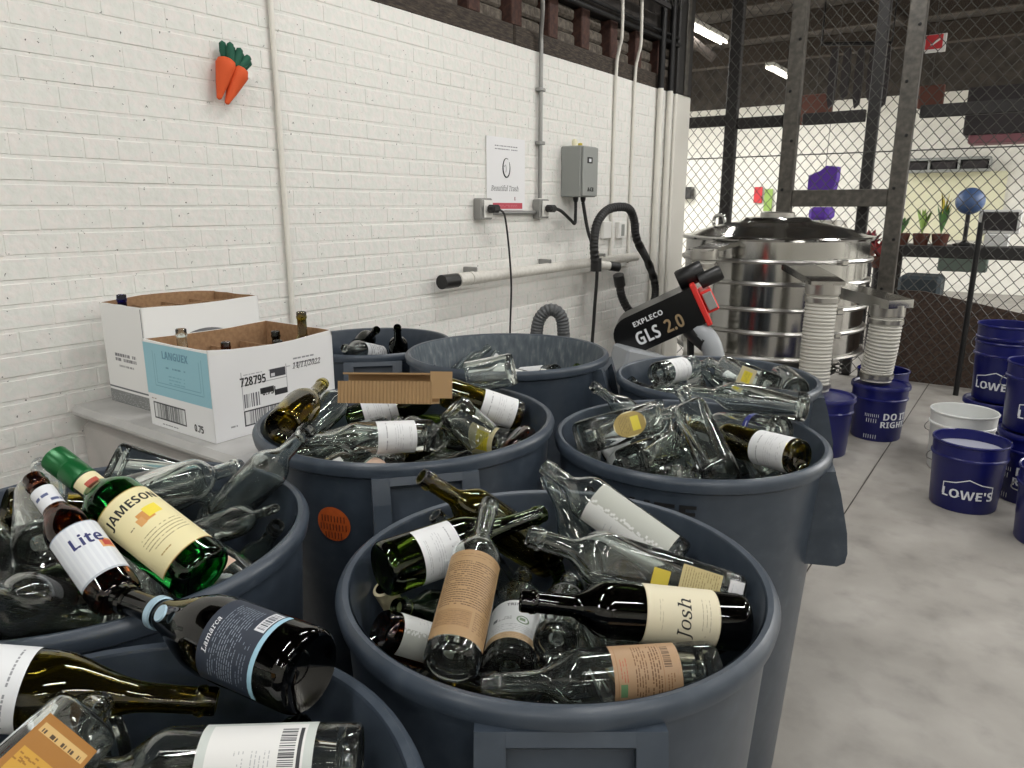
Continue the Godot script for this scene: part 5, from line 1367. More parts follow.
	["B", "beer", "pale_green", Vector3(2.0892, 0.7126, -0.9997), Vector3(2.0337, 0.5280, -0.8760), 19, "none", "pale green glass beer bottle in the black wine bottle bin", "bottles in the black wine bottle bin"],
	["B", "beer", "clear", Vector3(2.1847, 0.6548, -0.8759), Vector3(2.0393, 0.5579, -0.7278), -34, "none", "clear glass beer bottle in the black wine bottle bin", "bottles in the black wine bottle bin"],
	["B", "small", "brown", Vector3(1.9728, 0.7074, -0.9974), Vector3(2.0916, 0.7078, -0.8556), 21, "none", "brown glass small bottle in the black wine bottle bin", "bottles in the black wine bottle bin"],
	["B", "slim", "olive", Vector3(2.0468, 0.5786, -1.0001), Vector3(1.7760, 0.5534, -0.8995), 12, "none", "olive glass slim bottle in the black wine bottle bin", "bottles in the black wine bottle bin"],
	["B", "beer", "brown", Vector3(1.8073, 0.7513, -0.5974), Vector3(1.9037, 0.6322, -0.7676), -20, "grey_white", "brown glass beer bottle with torn grey label in the black wine bottle bin", "bottles in the black wine bottle bin"],
	["B", "square", "olive", Vector3(1.8808, 0.6785, -0.5861), Vector3(2.1285, 0.6887, -0.6186), -30, "none", "olive glass square bottle in the black wine bottle bin", "bottles in the black wine bottle bin"],
	["B", "beer", "brown", Vector3(1.8708, 0.6220, -0.9259), Vector3(1.8061, 0.6442, -0.7073), 7, "none", "brown glass beer bottle in the black wine bottle bin", "bottles in the black wine bottle bin"],
	["B", "small", "clear", Vector3(2.0000, 0.6446, -0.6784), Vector3(2.1768, 0.6988, -0.6735), 14, "none", "clear glass small bottle in the black wine bottle bin", "bottles in the black wine bottle bin"],
	["C", "beer", "dark_green", Vector3(1.5892, 0.6959, -1.0864), Vector3(1.5295, 0.6909, -1.3074), -31, "none", "dark green glass beer bottle in the cardboard sleeve bin", "bottles in the cardboard sleeve bin"],
	["C", "bordeaux", "clear", Vector3(1.1475, 0.6773, -1.3423), Vector3(1.0756, 0.7215, -1.0544), -8, "white_wide", "clear glass wine bottle with white label in the cardboard sleeve bin", "bottles in the cardboard sleeve bin"],
	["C", "square", "clear", Vector3(1.5567, 0.7771, -1.0824), Vector3(1.3363, 0.6966, -1.1686), -19, "none", "clear glass square bottle in the cardboard sleeve bin", "bottles in the cardboard sleeve bin"],
	["C", "slim", "clear", Vector3(1.5083, 0.6784, -1.3696), Vector3(1.3952, 0.6130, -1.1107), 10, "grey_white", "clear glass slim bottle with torn grey label in the cardboard sleeve bin", "bottles in the cardboard sleeve bin"],
	["C", "small", "brown", Vector3(1.5860, 0.7013, -1.0249), Vector3(1.4285, 0.6710, -1.1171), -9, "none", "brown glass small bottle in the cardboard sleeve bin", "bottles in the cardboard sleeve bin"],
	["C", "beer", "brown", Vector3(1.3798, 0.6073, -1.3102), Vector3(1.2177, 0.6885, -1.1702), -27, "none", "brown glass beer bottle in the cardboard sleeve bin", "bottles in the cardboard sleeve bin"],
	["C", "beer", "clear", Vector3(1.2944, 0.7486, -0.8699), Vector3(1.2787, 0.7636, -1.0978), 32, "grey_white", "clear glass beer bottle with torn grey label in the cardboard sleeve bin", "bottles in the cardboard sleeve bin"],
	["C", "bordeaux", "clear", Vector3(1.3971, 0.7402, -0.9038), Vector3(1.2891, 0.7332, -1.1835), -11, "pink", "clear glass wine bottle with pinkish label in the cardboard sleeve bin", "bottles in the cardboard sleeve bin"],
	["C", "slim", "olive", Vector3(1.2721, 0.6647, -1.4287), Vector3(1.2337, 0.7235, -1.1473), -22, "none", "olive glass slim bottle in the cardboard sleeve bin", "bottles in the cardboard sleeve bin"],
	["C", "beer", "clear", Vector3(1.1630, 0.6670, -1.1395), Vector3(1.2183, 0.6503, -1.3610), 11, "white_side", "clear glass beer bottle with plain white label in the cardboard sleeve bin", "bottles in the cardboard sleeve bin"],
	["C", "small", "clear", Vector3(1.2955, 0.6910, -0.8935), Vector3(1.4253, 0.6473, -1.0180), 12, "none", "clear glass small bottle in the cardboard sleeve bin", "bottles in the cardboard sleeve bin"],
	["C", "slim", "clear", Vector3(1.3385, 0.6961, -1.2573), Vector3(1.6011, 0.7519, -1.1476), -20, "none", "clear glass slim bottle in the cardboard sleeve bin", "bottles in the cardboard sleeve bin"],
	["C", "round", "pale_green", Vector3(1.2466, 0.6396, -1.1527), Vector3(1.4834, 0.6896, -1.0221), 22, "none", "pale green glass round bottle in the cardboard sleeve bin", "bottles in the cardboard sleeve bin"],
	["C", "slim", "clear", Vector3(1.2335, 0.7801, -1.1777), Vector3(1.2124, 0.7801, -0.8885), 25, "none", "clear glass slim bottle in the cardboard sleeve bin", "bottles in the cardboard sleeve bin"],
	["C", "small", "brown", Vector3(1.5509, 0.7861, -1.3146), Vector3(1.6174, 0.7861, -1.1420), 35, "none", "brown glass small bottle in the cardboard sleeve bin", "bottles in the cardboard sleeve bin"],
	["C", "beer", "brown", Vector3(1.4250, 0.7474, -1.4121), Vector3(1.2648, 0.6051, -1.3313), 20, "none", "brown glass beer bottle in the cardboard sleeve bin", "bottles in the cardboard sleeve bin"],
	["C", "slim", "clear", Vector3(1.4126, 0.6612, -0.9117), Vector3(1.6107, 0.8038, -1.0682), 22, "none", "clear glass slim bottle in the cardboard sleeve bin", "bottles in the cardboard sleeve bin"],
	["C", "bordeaux", "clear", Vector3(1.1664, 0.6993, -0.9440), Vector3(1.1704, 0.7557, -1.2386), -5, "none", "clear glass wine bottle in the cardboard sleeve bin", "bottles in the cardboard sleeve bin"],
	["C", "round", "dark_green", Vector3(1.4571, 0.6171, -1.3789), Vector3(1.1862, 0.5712, -1.3904), -38, "white_wide", "dark green glass round bottle with white label in the cardboard sleeve bin", "bottles in the cardboard sleeve bin"],
	["C", "beer", "pale_green", Vector3(1.3142, 0.6969, -0.9779), Vector3(1.1399, 0.6449, -1.1172), 31, "white_wide", "pale green glass beer bottle with white label in the cardboard sleeve bin", "bottles in the cardboard sleeve bin"],
	["D", "small", "clear", Vector3(1.9554, 0.7460, -1.2740), Vector3(1.8720, 0.7395, -1.4391), 21, "none", "clear glass small bottle in the lettered bin", "bottles in the lettered bin"],
	["D", "square", "clear", Vector3(1.7905, 0.5920, -1.3097), Vector3(1.6149, 0.6937, -1.4557), -9, "none", "clear glass square bottle in the lettered bin", "bottles in the lettered bin"],
	["D", "slim", "clear", Vector3(2.0965, 0.7226, -1.5228), Vector3(1.9446, 0.6717, -1.2811), -21, "pink", "clear glass slim bottle with pinkish label in the lettered bin", "bottles in the lettered bin"],
	["D", "bordeaux", "clear", Vector3(1.9752, 0.5768, -1.7035), Vector3(1.9615, 0.7264, -1.4438), 39, "none", "clear glass wine bottle in the lettered bin", "bottles in the lettered bin"],
	["D", "slim", "clear", Vector3(2.0879, 0.6266, -1.5413), Vector3(1.8677, 0.6914, -1.3640), -7, "white_green", "clear glass slim bottle with green sealed label in the lettered bin", "bottles in the lettered bin"],
	["D", "beer", "clear", Vector3(1.9105, 0.6209, -1.6275), Vector3(1.7336, 0.6036, -1.4832), -30, "none", "clear glass beer bottle in the lettered bin", "bottles in the lettered bin"],
	["D", "small", "clear", Vector3(1.6231, 0.7396, -1.4820), Vector3(1.7099, 0.7242, -1.3193), 17, "none", "clear glass small bottle in the lettered bin", "bottles in the lettered bin"],
	["D", "slim", "clear", Vector3(1.6303, 0.6595, -1.5942), Vector3(1.9022, 0.5734, -1.6468), 4, "none", "clear glass slim bottle in the lettered bin", "bottles in the lettered bin"],
	["D", "beer", "clear", Vector3(1.6149, 0.6745, -1.4906), Vector3(1.7998, 0.5763, -1.5832), 24, "none", "clear glass beer bottle in the lettered bin", "bottles in the lettered bin"],
	["D", "small", "clear", Vector3(1.7703, 0.7197, -1.2941), Vector3(1.9469, 0.6865, -1.3384), -6, "none", "clear glass small bottle in the lettered bin", "bottles in the lettered bin"],
	["D", "slim", "clear", Vector3(1.9799, 0.6037, -1.3303), Vector3(1.8827, 0.5680, -1.6012), -8, "none", "clear glass slim bottle in the lettered bin", "bottles in the lettered bin"],
	["D", "beer", "clear", Vector3(1.7397, 0.7428, -1.7274), Vector3(1.9562, 0.6726, -1.7525), -17, "white_green", "clear glass beer bottle with green sealed label in the lettered bin", "bottles in the lettered bin"],
	["D", "slim", "clear", Vector3(1.8554, 0.6189, -1.3320), Vector3(1.9184, 0.6850, -1.6072), -30, "none", "clear glass slim bottle in the lettered bin", "bottles in the lettered bin"],
	["D", "slim", "clear", Vector3(1.8565, 0.5378, -1.5340), Vector3(1.7476, 0.7153, -1.3322), -38, "none", "clear glass slim bottle in the lettered bin", "bottles in the lettered bin"],
	["D", "bordeaux", "clear", Vector3(1.6216, 0.7304, -1.5803), Vector3(1.8289, 0.6960, -1.3662), -18, "white_side", "clear glass wine bottle with plain white label in the lettered bin", "bottles in the lettered bin"],
	["D", "slim", "clear", Vector3(1.6809, 0.5401, -1.6549), Vector3(1.9256, 0.6533, -1.7616), -35, "yellow", "clear glass slim bottle with yellow label in the lettered bin", "bottles in the lettered bin"],
	["D", "square", "clear", Vector3(1.9248, 0.6597, -1.6823), Vector3(1.6784, 0.6950, -1.6591), 10, "none", "clear glass square bottle in the lettered bin", "bottles in the lettered bin"],
	["E", "beer", "clear", Vector3(1.6225, 0.7504, -2.3603), Vector3(1.8343, 0.6700, -2.3271), -26, "white_wide", "clear glass beer bottle with white label in the bin by the sieve machine", "bottles in the bin by the sieve machine"],
	["E", "small", "clear", Vector3(1.7293, 0.5932, -2.2190), Vector3(1.5600, 0.5824, -2.2927), -9, "none", "clear glass small bottle in the bin by the sieve machine", "bottles in the bin by the sieve machine"],
	["E", "round", "clear", Vector3(1.6607, 0.7483, -1.8931), Vector3(1.7910, 0.5791, -2.0663), -12, "none", "clear glass round bottle in the bin by the sieve machine", "bottles in the bin by the sieve machine"],
	["E", "slim", "clear", Vector3(1.4829, 0.6629, -2.0448), Vector3(1.7208, 0.6560, -1.8791), 29, "none", "clear glass slim bottle in the bin by the sieve machine", "bottles in the bin by the sieve machine"],
	["E", "small", "clear", Vector3(1.8770, 0.6218, -2.2798), Vector3(1.9543, 0.7245, -2.1468), 9, "none", "clear glass small bottle in the bin by the sieve machine", "bottles in the bin by the sieve machine"],
	["E", "square", "clear", Vector3(1.8519, 0.7261, -1.9596), Vector3(1.9458, 0.6474, -2.1775), -34, "none", "clear glass square bottle in the bin by the sieve machine", "bottles in the bin by the sieve machine"],
	["E", "round", "clear", Vector3(1.8179, 0.6546, -2.0503), Vector3(1.6245, 0.6317, -2.2445), 13, "white_green", "clear glass round bottle with green sealed label in the bin by the sieve machine", "bottles in the bin by the sieve machine"],
	["E", "slim", "clear", Vector3(1.5873, 0.5710, -2.2175), Vector3(1.4482, 0.7651, -2.0530), 11, "none", "clear glass slim bottle in the bin by the sieve machine", "bottles in the bin by the sieve machine"],
	["E", "beer", "clear", Vector3(1.6337, 0.6376, -2.1621), Vector3(1.4846, 0.5981, -1.9929), 0, "none", "clear glass beer bottle in the bin by the sieve machine", "bottles in the bin by the sieve machine"],
	["E", "small", "clear", Vector3(1.5881, 0.7173, -2.1142), Vector3(1.4611, 0.7592, -2.2420), -23, "none", "clear glass small bottle in the bin by the sieve machine", "bottles in the bin by the sieve machine"],
	["E", "small", "clear", Vector3(1.8776, 0.7229, -2.1629), Vector3(1.8416, 0.7005, -2.3430), 20, "none", "clear glass small bottle in the bin by the sieve machine", "bottles in the bin by the sieve machine"],
	["E", "beer", "clear", Vector3(1.7175, 0.6057, -2.0693), Vector3(1.5387, 0.7486, -2.0766), -35, "white_green", "clear glass beer bottle with green sealed label in the bin by the sieve machine", "bottles in the bin by the sieve machine"],
	["E", "round", "clear", Vector3(1.8401, 0.6191, -2.3106), Vector3(1.5746, 0.5502, -2.3292), -32, "yellow", "clear glass round bottle with yellow label in the bin by the sieve machine", "bottles in the bin by the sieve machine"],
	["E", "square", "clear", Vector3(1.6599, 0.6546, -2.3519), Vector3(1.4612, 0.6280, -2.2025), 2, "none", "clear glass square bottle in the bin by the sieve machine", "bottles in the bin by the sieve machine"],
	["E", "slim", "clear", Vector3(1.8127, 0.6056, -2.2253), Vector3(1.5896, 0.7619, -2.3247), 16, "none", "clear glass slim bottle in the bin by the sieve machine", "bottles in the bin by the sieve machine"],
	["E", "beer", "clear", Vector3(1.4705, 0.7413, -2.0237), Vector3(1.6965, 0.7044, -2.0221), 32, "none", "clear glass beer bottle in the bin by the sieve machine", "bottles in the bin by the sieve machine"],
	["F", "square", "dark_green", Vector3(1.8246, 0.7348, 0.0719), Vector3(1.8104, 0.7343, -0.1777), -35, "none", "dark green glass square bottle in the sparkling wine bin", "bottles in the sparkling wine bin"],
	["F", "small", "clear", Vector3(1.9899, 0.7080, -0.2428), Vector3(1.9369, 0.7132, -0.4200), 27, "none", "clear glass small bottle in the sparkling wine bin", "bottles in the sparkling wine bin"],
	["F", "small", "clear", Vector3(2.0243, 0.7229, 0.0377), Vector3(1.9996, 0.7626, -0.1414), -10, "none", "clear glass small bottle in the sparkling wine bin", "bottles in the sparkling wine bin"],
	["F", "small", "pale_green", Vector3(2.0799, 0.7208, -0.2351), Vector3(1.9919, 0.7261, -0.3977), -36, "none", "pale green glass small bottle in the sparkling wine bin", "bottles in the sparkling wine bin"],
	["F", "round", "clear", Vector3(1.6925, 0.7296, -0.3091), Vector3(1.6590, 0.7421, -0.0364), 6, "none", "clear glass round bottle in the sparkling wine bin", "bottles in the sparkling wine bin"],
	["F", "small", "brown", Vector3(1.8961, 0.6837, -0.1678), Vector3(2.0555, 0.7640, -0.2163), 10, "none", "brown glass small bottle in the sparkling wine bin", "bottles in the sparkling wine bin"],
	["F", "bordeaux", "clear", Vector3(2.1258, 0.7378, -0.1956), Vector3(1.8733, 0.6598, -0.0535), 0, "none", "clear glass wine bottle in the sparkling wine bin", "bottles in the sparkling wine bin"],
	["F", "small", "clear", Vector3(1.8905, 0.7461, -0.1554), Vector3(1.9757, 0.7461, 0.0088), -14, "none", "clear glass small bottle in the sparkling wine bin", "bottles in the sparkling wine bin"],
	["F", "small", "dark_green", Vector3(1.8030, 0.6460, -0.0615), Vector3(1.6772, 0.7645, 0.0043), 25, "none", "dark green glass small bottle in the sparkling wine bin", "bottles in the sparkling wine bin"],
	["F", "beer", "dark_green", Vector3(1.7854, 0.7260, -0.2482), Vector3(1.7088, 0.7623, -0.0355), 25, "none", "dark green glass beer bottle in the sparkling wine bin", "bottles in the sparkling wine bin"],
	["F", "small", "clear", Vector3(1.9243, 0.7457, 0.0911), Vector3(1.8728, 0.7464, -0.0866), 26, "none", "clear glass small bottle in the sparkling wine bin", "bottles in the sparkling wine bin"],
	["F", "round", "dark_green", Vector3(1.9106, 0.6543, -0.3790), Vector3(1.8399, 0.7603, -0.1353), 29, "none", "dark green glass round bottle in the sparkling wine bin", "bottles in the sparkling wine bin"],
	["G", "slim", "clear", Vector3(1.0341, 0.6100, -1.8466), Vector3(0.7814, 0.7517, -1.8592), -29, "none", "clear glass slim bottle in the dusty bin", "bottles in the dusty bin"],
	["G", "small", "clear", Vector3(1.1868, 0.6637, -1.9016), Vector3(1.1806, 0.7031, -2.0823), 29, "none", "clear glass small bottle in the dusty bin", "bottles in the dusty bin"],
	["G", "beer", "dark_green", Vector3(1.2293, 0.7276, -1.8137), Vector3(1.3335, 0.7436, -2.0170), -6, "none", "dark green glass beer bottle in the dusty bin", "bottles in the dusty bin"],
	["G", "bordeaux", "pale_green", Vector3(1.0515, 0.6666, -1.7201), Vector3(1.1132, 0.6782, -2.0135), -17, "yellow", "pale green glass wine bottle with yellow label in the dusty bin", "bottles in the dusty bin"],
	["G", "beer", "dark_green", Vector3(1.1861, 0.7351, -1.6529), Vector3(1.0455, 0.7362, -1.8337), -39, "white_wide", "dark green glass beer bottle with white label in the dusty bin", "bottles in the dusty bin"],
	["G", "beer", "clear", Vector3(1.0804, 0.7356, -1.6866), Vector3(0.9040, 0.7356, -1.8326), -24, "none", "clear glass beer bottle in the dusty bin", "bottles in the dusty bin"],
	["G", "small", "clear", Vector3(1.1055, 0.6228, -2.0045), Vector3(0.9531, 0.7200, -2.0440), -4, "none", "clear glass small bottle in the dusty bin", "bottles in the dusty bin"],
	["G", "beer", "clear", Vector3(1.0014, 0.7387, -1.8178), Vector3(0.9897, 0.6346, -2.0214), -8, "pink", "clear glass beer bottle with pinkish label in the dusty bin", "bottles in the dusty bin"],
	["G", "beer", "dark_green", Vector3(1.2540, 0.7159, -1.9636), Vector3(1.1811, 0.7524, -2.1776), 24, "none", "dark green glass beer bottle in the dusty bin", "bottles in the dusty bin"],
	["G", "bordeaux", "pale_green", Vector3(1.1306, 0.6226, -1.6531), Vector3(1.1775, 0.7514, -1.9200), 28, "none", "pale green glass wine bottle in the dusty bin", "bottles in the dusty bin"],
	["G", "beer", "clear", Vector3(0.9264, 0.6185, -2.0220), Vector3(0.9371, 0.7553, -1.8387), -12, "grey_white", "clear glass beer bottle with torn grey label in the dusty bin", "bottles in the dusty bin"],
	["G", "slim", "clear", Vector3(0.9492, 0.7301, -1.9912), Vector3(1.2329, 0.7301, -1.9314), 2, "grey_white", "clear glass slim bottle with torn grey label in the dusty bin", "bottles in the dusty bin"],
	["G", "slim", "dark_green", Vector3(1.0197, 0.6958, -1.6559), Vector3(0.7929, 0.7508, -1.8281), -20, "none", "dark green glass slim bottle in the dusty bin", "bottles in the dusty bin"],
	["H", "slim", "black", Vector3(0.2853, 0.6518, -1.9269), Vector3(0.5648, 0.6719, -2.0016), -28, "none", "black glass slim bottle in the bin by the brick wall", "bottles in the bin by the brick wall"],
	["H", "beer", "dark_green", Vector3(0.6217, 0.6082, -2.0188), Vector3(0.4957, 0.7144, -2.1778), 7, "none", "dark green glass beer bottle in the bin by the brick wall", "bottles in the bin by the brick wall"],
	["H", "round", "clear", Vector3(0.5181, 0.6980, -2.0369), Vector3(0.3849, 0.5059, -2.1819), -8, "grey_white", "clear glass round bottle with torn grey label in the bin by the brick wall", "bottles in the bin by the brick wall"],
	["H", "small", "black", Vector3(0.2018, 0.6778, -1.8320), Vector3(0.3372, 0.7098, -1.7101), -39, "none", "black glass small bottle in the bin by the brick wall", "bottles in the bin by the brick wall"],
	["H", "beer", "black", Vector3(0.3442, 0.6723, -1.7351), Vector3(0.5258, 0.7125, -1.8687), 8, "yellow", "black glass beer bottle with yellow label in the bin by the brick wall", "bottles in the bin by the brick wall"],
	["H", "slim", "dark_green", Vector3(0.6179, 0.6901, -2.0365), Vector3(0.5723, 0.6901, -1.7501), 29, "none", "dark green glass slim bottle in the bin by the brick wall", "bottles in the bin by the brick wall"],
	["H", "square", "clear", Vector3(0.5447, 0.6436, -1.9152), Vector3(0.3128, 0.7056, -1.8454), 40, "none", "clear glass square bottle in the bin by the brick wall", "bottles in the bin by the brick wall"],
]


# ------------------------------------------------------------------ bottles
func bottle_profile(k: Dictionary) -> Array:
	# the turned outline: up the outside, over the lip, down the inside
	var out := []
	var sq: float = k.sq
	for p in k.prof:
		var s := 2.0
		if sq > 2.0:
			s = lerpf(sq, 2.0, smoothstep(k.body, k.neck, p[1]))
		out.append([p[0], p[1], s])
	var inner := []
	for n in range(k.prof.size() - 1, -1, -1):
		var p: Array = k.prof[n]
		if p[1] < k.foot + 0.008 or p[1] > k.L - 0.001 or p[0] < 0.006:
			continue
		if p[1] > k.L - 0.0225 and k.rn < 0.03:
			continue
		var s: float = lerpf(sq, 2.0, smoothstep(k.body, k.neck, p[1])) if sq > 2.0 else 2.0
		inner.append([maxf(p[0] - k.t, 0.007), p[1], s])
	if inner.is_empty():
		inner.append([k.R - k.t, k.L * 0.6, sq])
	out.append([maxf(k.rn - 0.0042, 0.007) if k.rn < 0.03 else k.rn - k.t, k.L - 0.002, 2.0 if k.rn < 0.03 else sq])
	out.append_array(inner)
	out.append([k.R - k.t, k.foot + 0.012, sq])
	out.append([(k.R - k.t) * 0.93, k.foot + 0.005, sq])
	out.append([k.R * 0.5, 0.020, 2.0])
	out.append([0.0, 0.024, 2.0])
	return out


func bottle_mesh(kind: String) -> ArrayMesh:
	var key := "bottle " + kind
	if not shapes.has(key):
		var k: Dictionary = KIND[kind]
		shapes[key] = lathe_mesh(bottle_profile(k), 40 if k.sq > 2.0 else 32, Transform3D(), k.flat)
	return shapes[key]


func bottle_basis(base: Vector3, mouth: Vector3, roll: float) -> Transform3D:
	# y along the bottle, z (the middle of its label) turned towards where one stands, then rolled
	var y := (mouth - base).normalized()
	var z := EYE - (base + mouth) * 0.5
	z = (z - y * z.dot(y)).normalized()
	var x := y.cross(z)
	return Transform3D(Basis(x, y, z) * Basis(Vector3.UP, deg_to_rad(roll)), base)


func patch(r: float, y0: float, y1: float, half: float, lift := 0.0005) -> ArrayMesh:
	var key := "patch %f %f %f %f %f" % [r, y0, y1, half, lift]
	if not shapes.has(key):
		var s := Shape.new()
		s.strip_patch(r, y0, y1, half, lift)
		shapes[key] = s.done()
	return shapes[key]


func flat_patch(r: float, y0: float, y1: float, w: float) -> ArrayMesh:
	var s := Shape.new()
	s.quad(Vector3(-w, y0, r), Vector3(w, y0, r), Vector3(w, y1, r), Vector3(-w, y1, r), Vector3(0, 0, 1))
	return s.done()


var label_mats := {}


func label_mat(key: String) -> StandardMaterial3D:
	if label_mats.has(key):
		return label_mats[key]
	var im: Image
	var grey := rgb(120, 120, 122)
	match key:
		"josh":
			im = sheet(220, 260, rgb(210, 202, 176))
			print_lines(im, Rect2i(60, 190, 100, 40), 3, rgb(150, 140, 118), 2)
			print_lines(im, Rect2i(70, 40, 80, 20), 2, rgb(170, 160, 136), 2)
			im.fill_rect(Rect2i(0, 0, 220, 4), rgb(196, 186, 156))
			im.fill_rect(Rect2i(0, 256, 220, 4), rgb(196, 186, 156))
		"tan":
			im = sheet(300, 460, rgb(158, 128, 90))
			print_lines(im, Rect2i(16, 60, 268, 250), 20, rgb(84, 60, 36), 5, 0.95)
			print_lines(im, Rect2i(24, 14, 250, 30), 2, rgb(120, 92, 60), 3)
			im.fill_rect(Rect2i(16, 330, 170, 84), rgb(146, 115, 78))
			print_lines(im, Rect2i(22, 336, 158, 74), 8, rgb(118, 90, 58), 3)
			print_lines(im, Rect2i(200, 320, 90, 100), 9, rgb(112, 84, 52), 4)
		"tan_round":
			im = sheet(260, 300, rgb(164, 134, 102))
			im.fill_rect(Rect2i(10, 16, 240, 3), rgb(148, 112, 78))
			im.fill_rect(Rect2i(60, 26, 44, 30), rgb(96, 132, 92))
			print_lines(im, Rect2i(110, 26, 80, 36), 3, rgb(170, 92, 70), 4)
			print_lines(im, Rect2i(16, 90, 220, 60), 5, rgb(108, 78, 50), 5)
			print_lines(im, Rect2i(16, 160, 220, 50), 4, rgb(104, 74, 46), 6)
			im.fill_rect(Rect2i(10, 218, 240, 3), rgb(148, 112, 78))
			print_bars(im, Rect2i(150, 226, 80, 34), rgb(84, 62, 42))
			print_lines(im, Rect2i(20, 228, 110, 40), 3, rgb(128, 94, 62), 5)
		"clear_gold":
			im = sheet(160, 160, rgb(196, 182, 132))
			print_lines(im, Rect2i(8, 8, 144, 144), 14, rgb(150, 130, 84), 3, 0.8)
		"white_side", "white_wide", "white_low":
			im = sheet(240, 240, rgb(216, 217, 218))
			print_lines(im, Rect2i(30, 40, 180, 24), 1, rgb(150, 150, 154), 7)
			print_lines(im, Rect2i(40, 100, 160, 60), 4, rgb(176, 176, 180), 3)
			print_lines(im, Rect2i(60, 190, 120, 20), 2, rgb(170, 170, 172), 3)
		"white_green":
			im = sheet(260, 240, rgb(214, 216, 216))
			for k in 26:
				var a := TAU * k / 26.0
				im.fill_rect(Rect2i(150 + int(cos(a) * 22), 118 + int(sin(a) * 22), 6, 6), rgb(92, 116, 84))
			im.fill_rect(Rect2i(140, 110, 22, 18), rgb(110, 130, 100))
			im.fill_rect(Rect2i(34, 104, 20, 20), rgb(96, 98, 100))
			print_lines(im, Rect2i(60, 104, 50, 22), 3, grey, 3)
			print_lines(im, Rect2i(34, 150, 190, 44), 4, rgb(168, 170, 170), 3)
			im.fill_rect(Rect2i(0, 204, 260, 36), rgb(196, 168, 132))
			print_lines(im, Rect2i(20, 208, 220, 28), 3, rgb(168, 136, 98), 3)
		"yellow":
			im = sheet(200, 160, rgb(196, 186, 150))
			im.fill_rect(Rect2i(40, 40, 120, 90), rgb(214, 196, 48))
			print_lines(im, Rect2i(50, 56, 100, 50), 4, rgb(150, 140, 40), 4)
		"grey_white":
			im = sheet(240, 240, rgb(172, 174, 166))
			im.fill_rect(Rect2i(0, 0, 110, 240), rgb(214, 215, 212))
			for k in 40:
				im.fill_rect(Rect2i(100 + rng.randi_range(0, 26), k * 6, 12, 6), rgb(214, 215, 212))
			print_lines(im, Rect2i(20, 60, 60, 120), 7, rgb(176, 178, 180), 2)
		"jameson":
			im = sheet(360, 420, rgb(222, 212, 166))
			im.fill_rect(Rect2i(0, 0, 360, 5), rgb(150, 120, 60))
			im.fill_rect(Rect2i(0, 415, 360, 5), rgb(150, 120, 60))
			im.fill_rect(Rect2i(146, 140, 66, 56), rgb(196, 136, 62))
			im.fill_rect(Rect2i(186, 128, 70, 58), rgb(226, 206, 64))
			im.fill_rect(Rect2i(130, 160, 34, 40), rgb(204, 150, 84))
			print_lines(im, Rect2i(70, 168, 40, 12), 1, rgb(110, 100, 76), 5)
			print_lines(im, Rect2i(70, 236, 220, 90), 5, rgb(124, 112, 80), 4, 0.85)
			print_lines(im, Rect2i(90, 350, 60, 14), 1, rgb(150, 120, 60), 6)
		"lite":
			im = sheet(240, 280, rgb(206, 210, 216))
			for k in 12:
				im.fill_rect(Rect2i(6 + k * 20, 0, 8, 280), rgb(214, 218, 222))
			im.fill_rect(Rect2i(150, 110, 62, 52), rgb(206, 152, 96))
			im.fill_rect(Rect2i(160, 120, 40, 32), rgb(176, 64, 52))
			im.fill_rect(Rect2i(0, 0, 240, 5), rgb(150, 160, 176))
			im.fill_rect(Rect2i(0, 270, 240, 10), rgb(168, 174, 182))
		"pink":
			im = sheet(300, 200, rgb(206, 178, 158))
			print_lines(im, Rect2i(150, 20, 140, 160), 9, rgb(156, 128, 110), 3)
		"white_tall":
			im = sheet(300, 300, rgb(216, 218, 220))
			print_lines(im, Rect2i(40, 30, 220, 16), 1, rgb(136, 138, 142), 7)
			for k in 20:
				var a := TAU * k / 20.0
				im.fill_rect(Rect2i(150 + int(cos(a) * 16), 130 + int(sin(a) * 16), 8, 8), rgb(122, 132, 116))
			print_lines(im, Rect2i(40, 190, 220, 60), 4, rgb(160, 162, 166), 4)
		"navy":
			im = sheet(300, 260, rgb(38, 46, 60))
			print_lines(im, Rect2i(30, 50, 240, 120), 11, rgb(140, 150, 162), 3, 0.9)
			print_lines(im, Rect2i(30, 180, 130, 40), 3, rgb(120, 130, 142), 3)
			im.fill_rect(Rect2i(200, 190, 90, 44), rgb(206, 208, 212))
			print_bars(im, Rect2i(208, 196, 74, 32), rgb(40, 44, 52))
			im.fill_rect(Rect2i(0, 240, 300, 20), rgb(150, 190, 208))
		"white_barcode":
			im = sheet(300, 360, rgb(190, 196, 192))
			im.fill_rect(Rect2i(20, 30, 260, 300), rgb(216, 216, 214))
			print_lines(im, Rect2i(40, 110, 150, 120), 9, rgb(170, 172, 174), 3)
			print_lines(im, Rect2i(60, 250, 60, 50), 3, rgb(132, 156, 108), 8)
			print_bars(im, Rect2i(150, 252, 110, 50), rgb(50, 50, 54))
			im.fill_rect(Rect2i(60, 310, 200, 12), rgb(48, 48, 52))
		"orange":
			im = sheet(200, 240, rgb(160, 110, 48))
			im.fill_rect(Rect2i(14, 30, 172, 34), rgb(206, 172, 112))
			print_lines(im, Rect2i(24, 36, 150, 22), 1, rgb(70, 52, 36), 14, 0.7)
			im.fill_rect(Rect2i(20, 120, 160, 90), rgb(196, 150, 58))
			for k in 50:
				im.fill_rect(Rect2i(rng.randi_range(20, 170), rng.randi_range(122, 204), 12, 5), rgb(150, 104, 40))
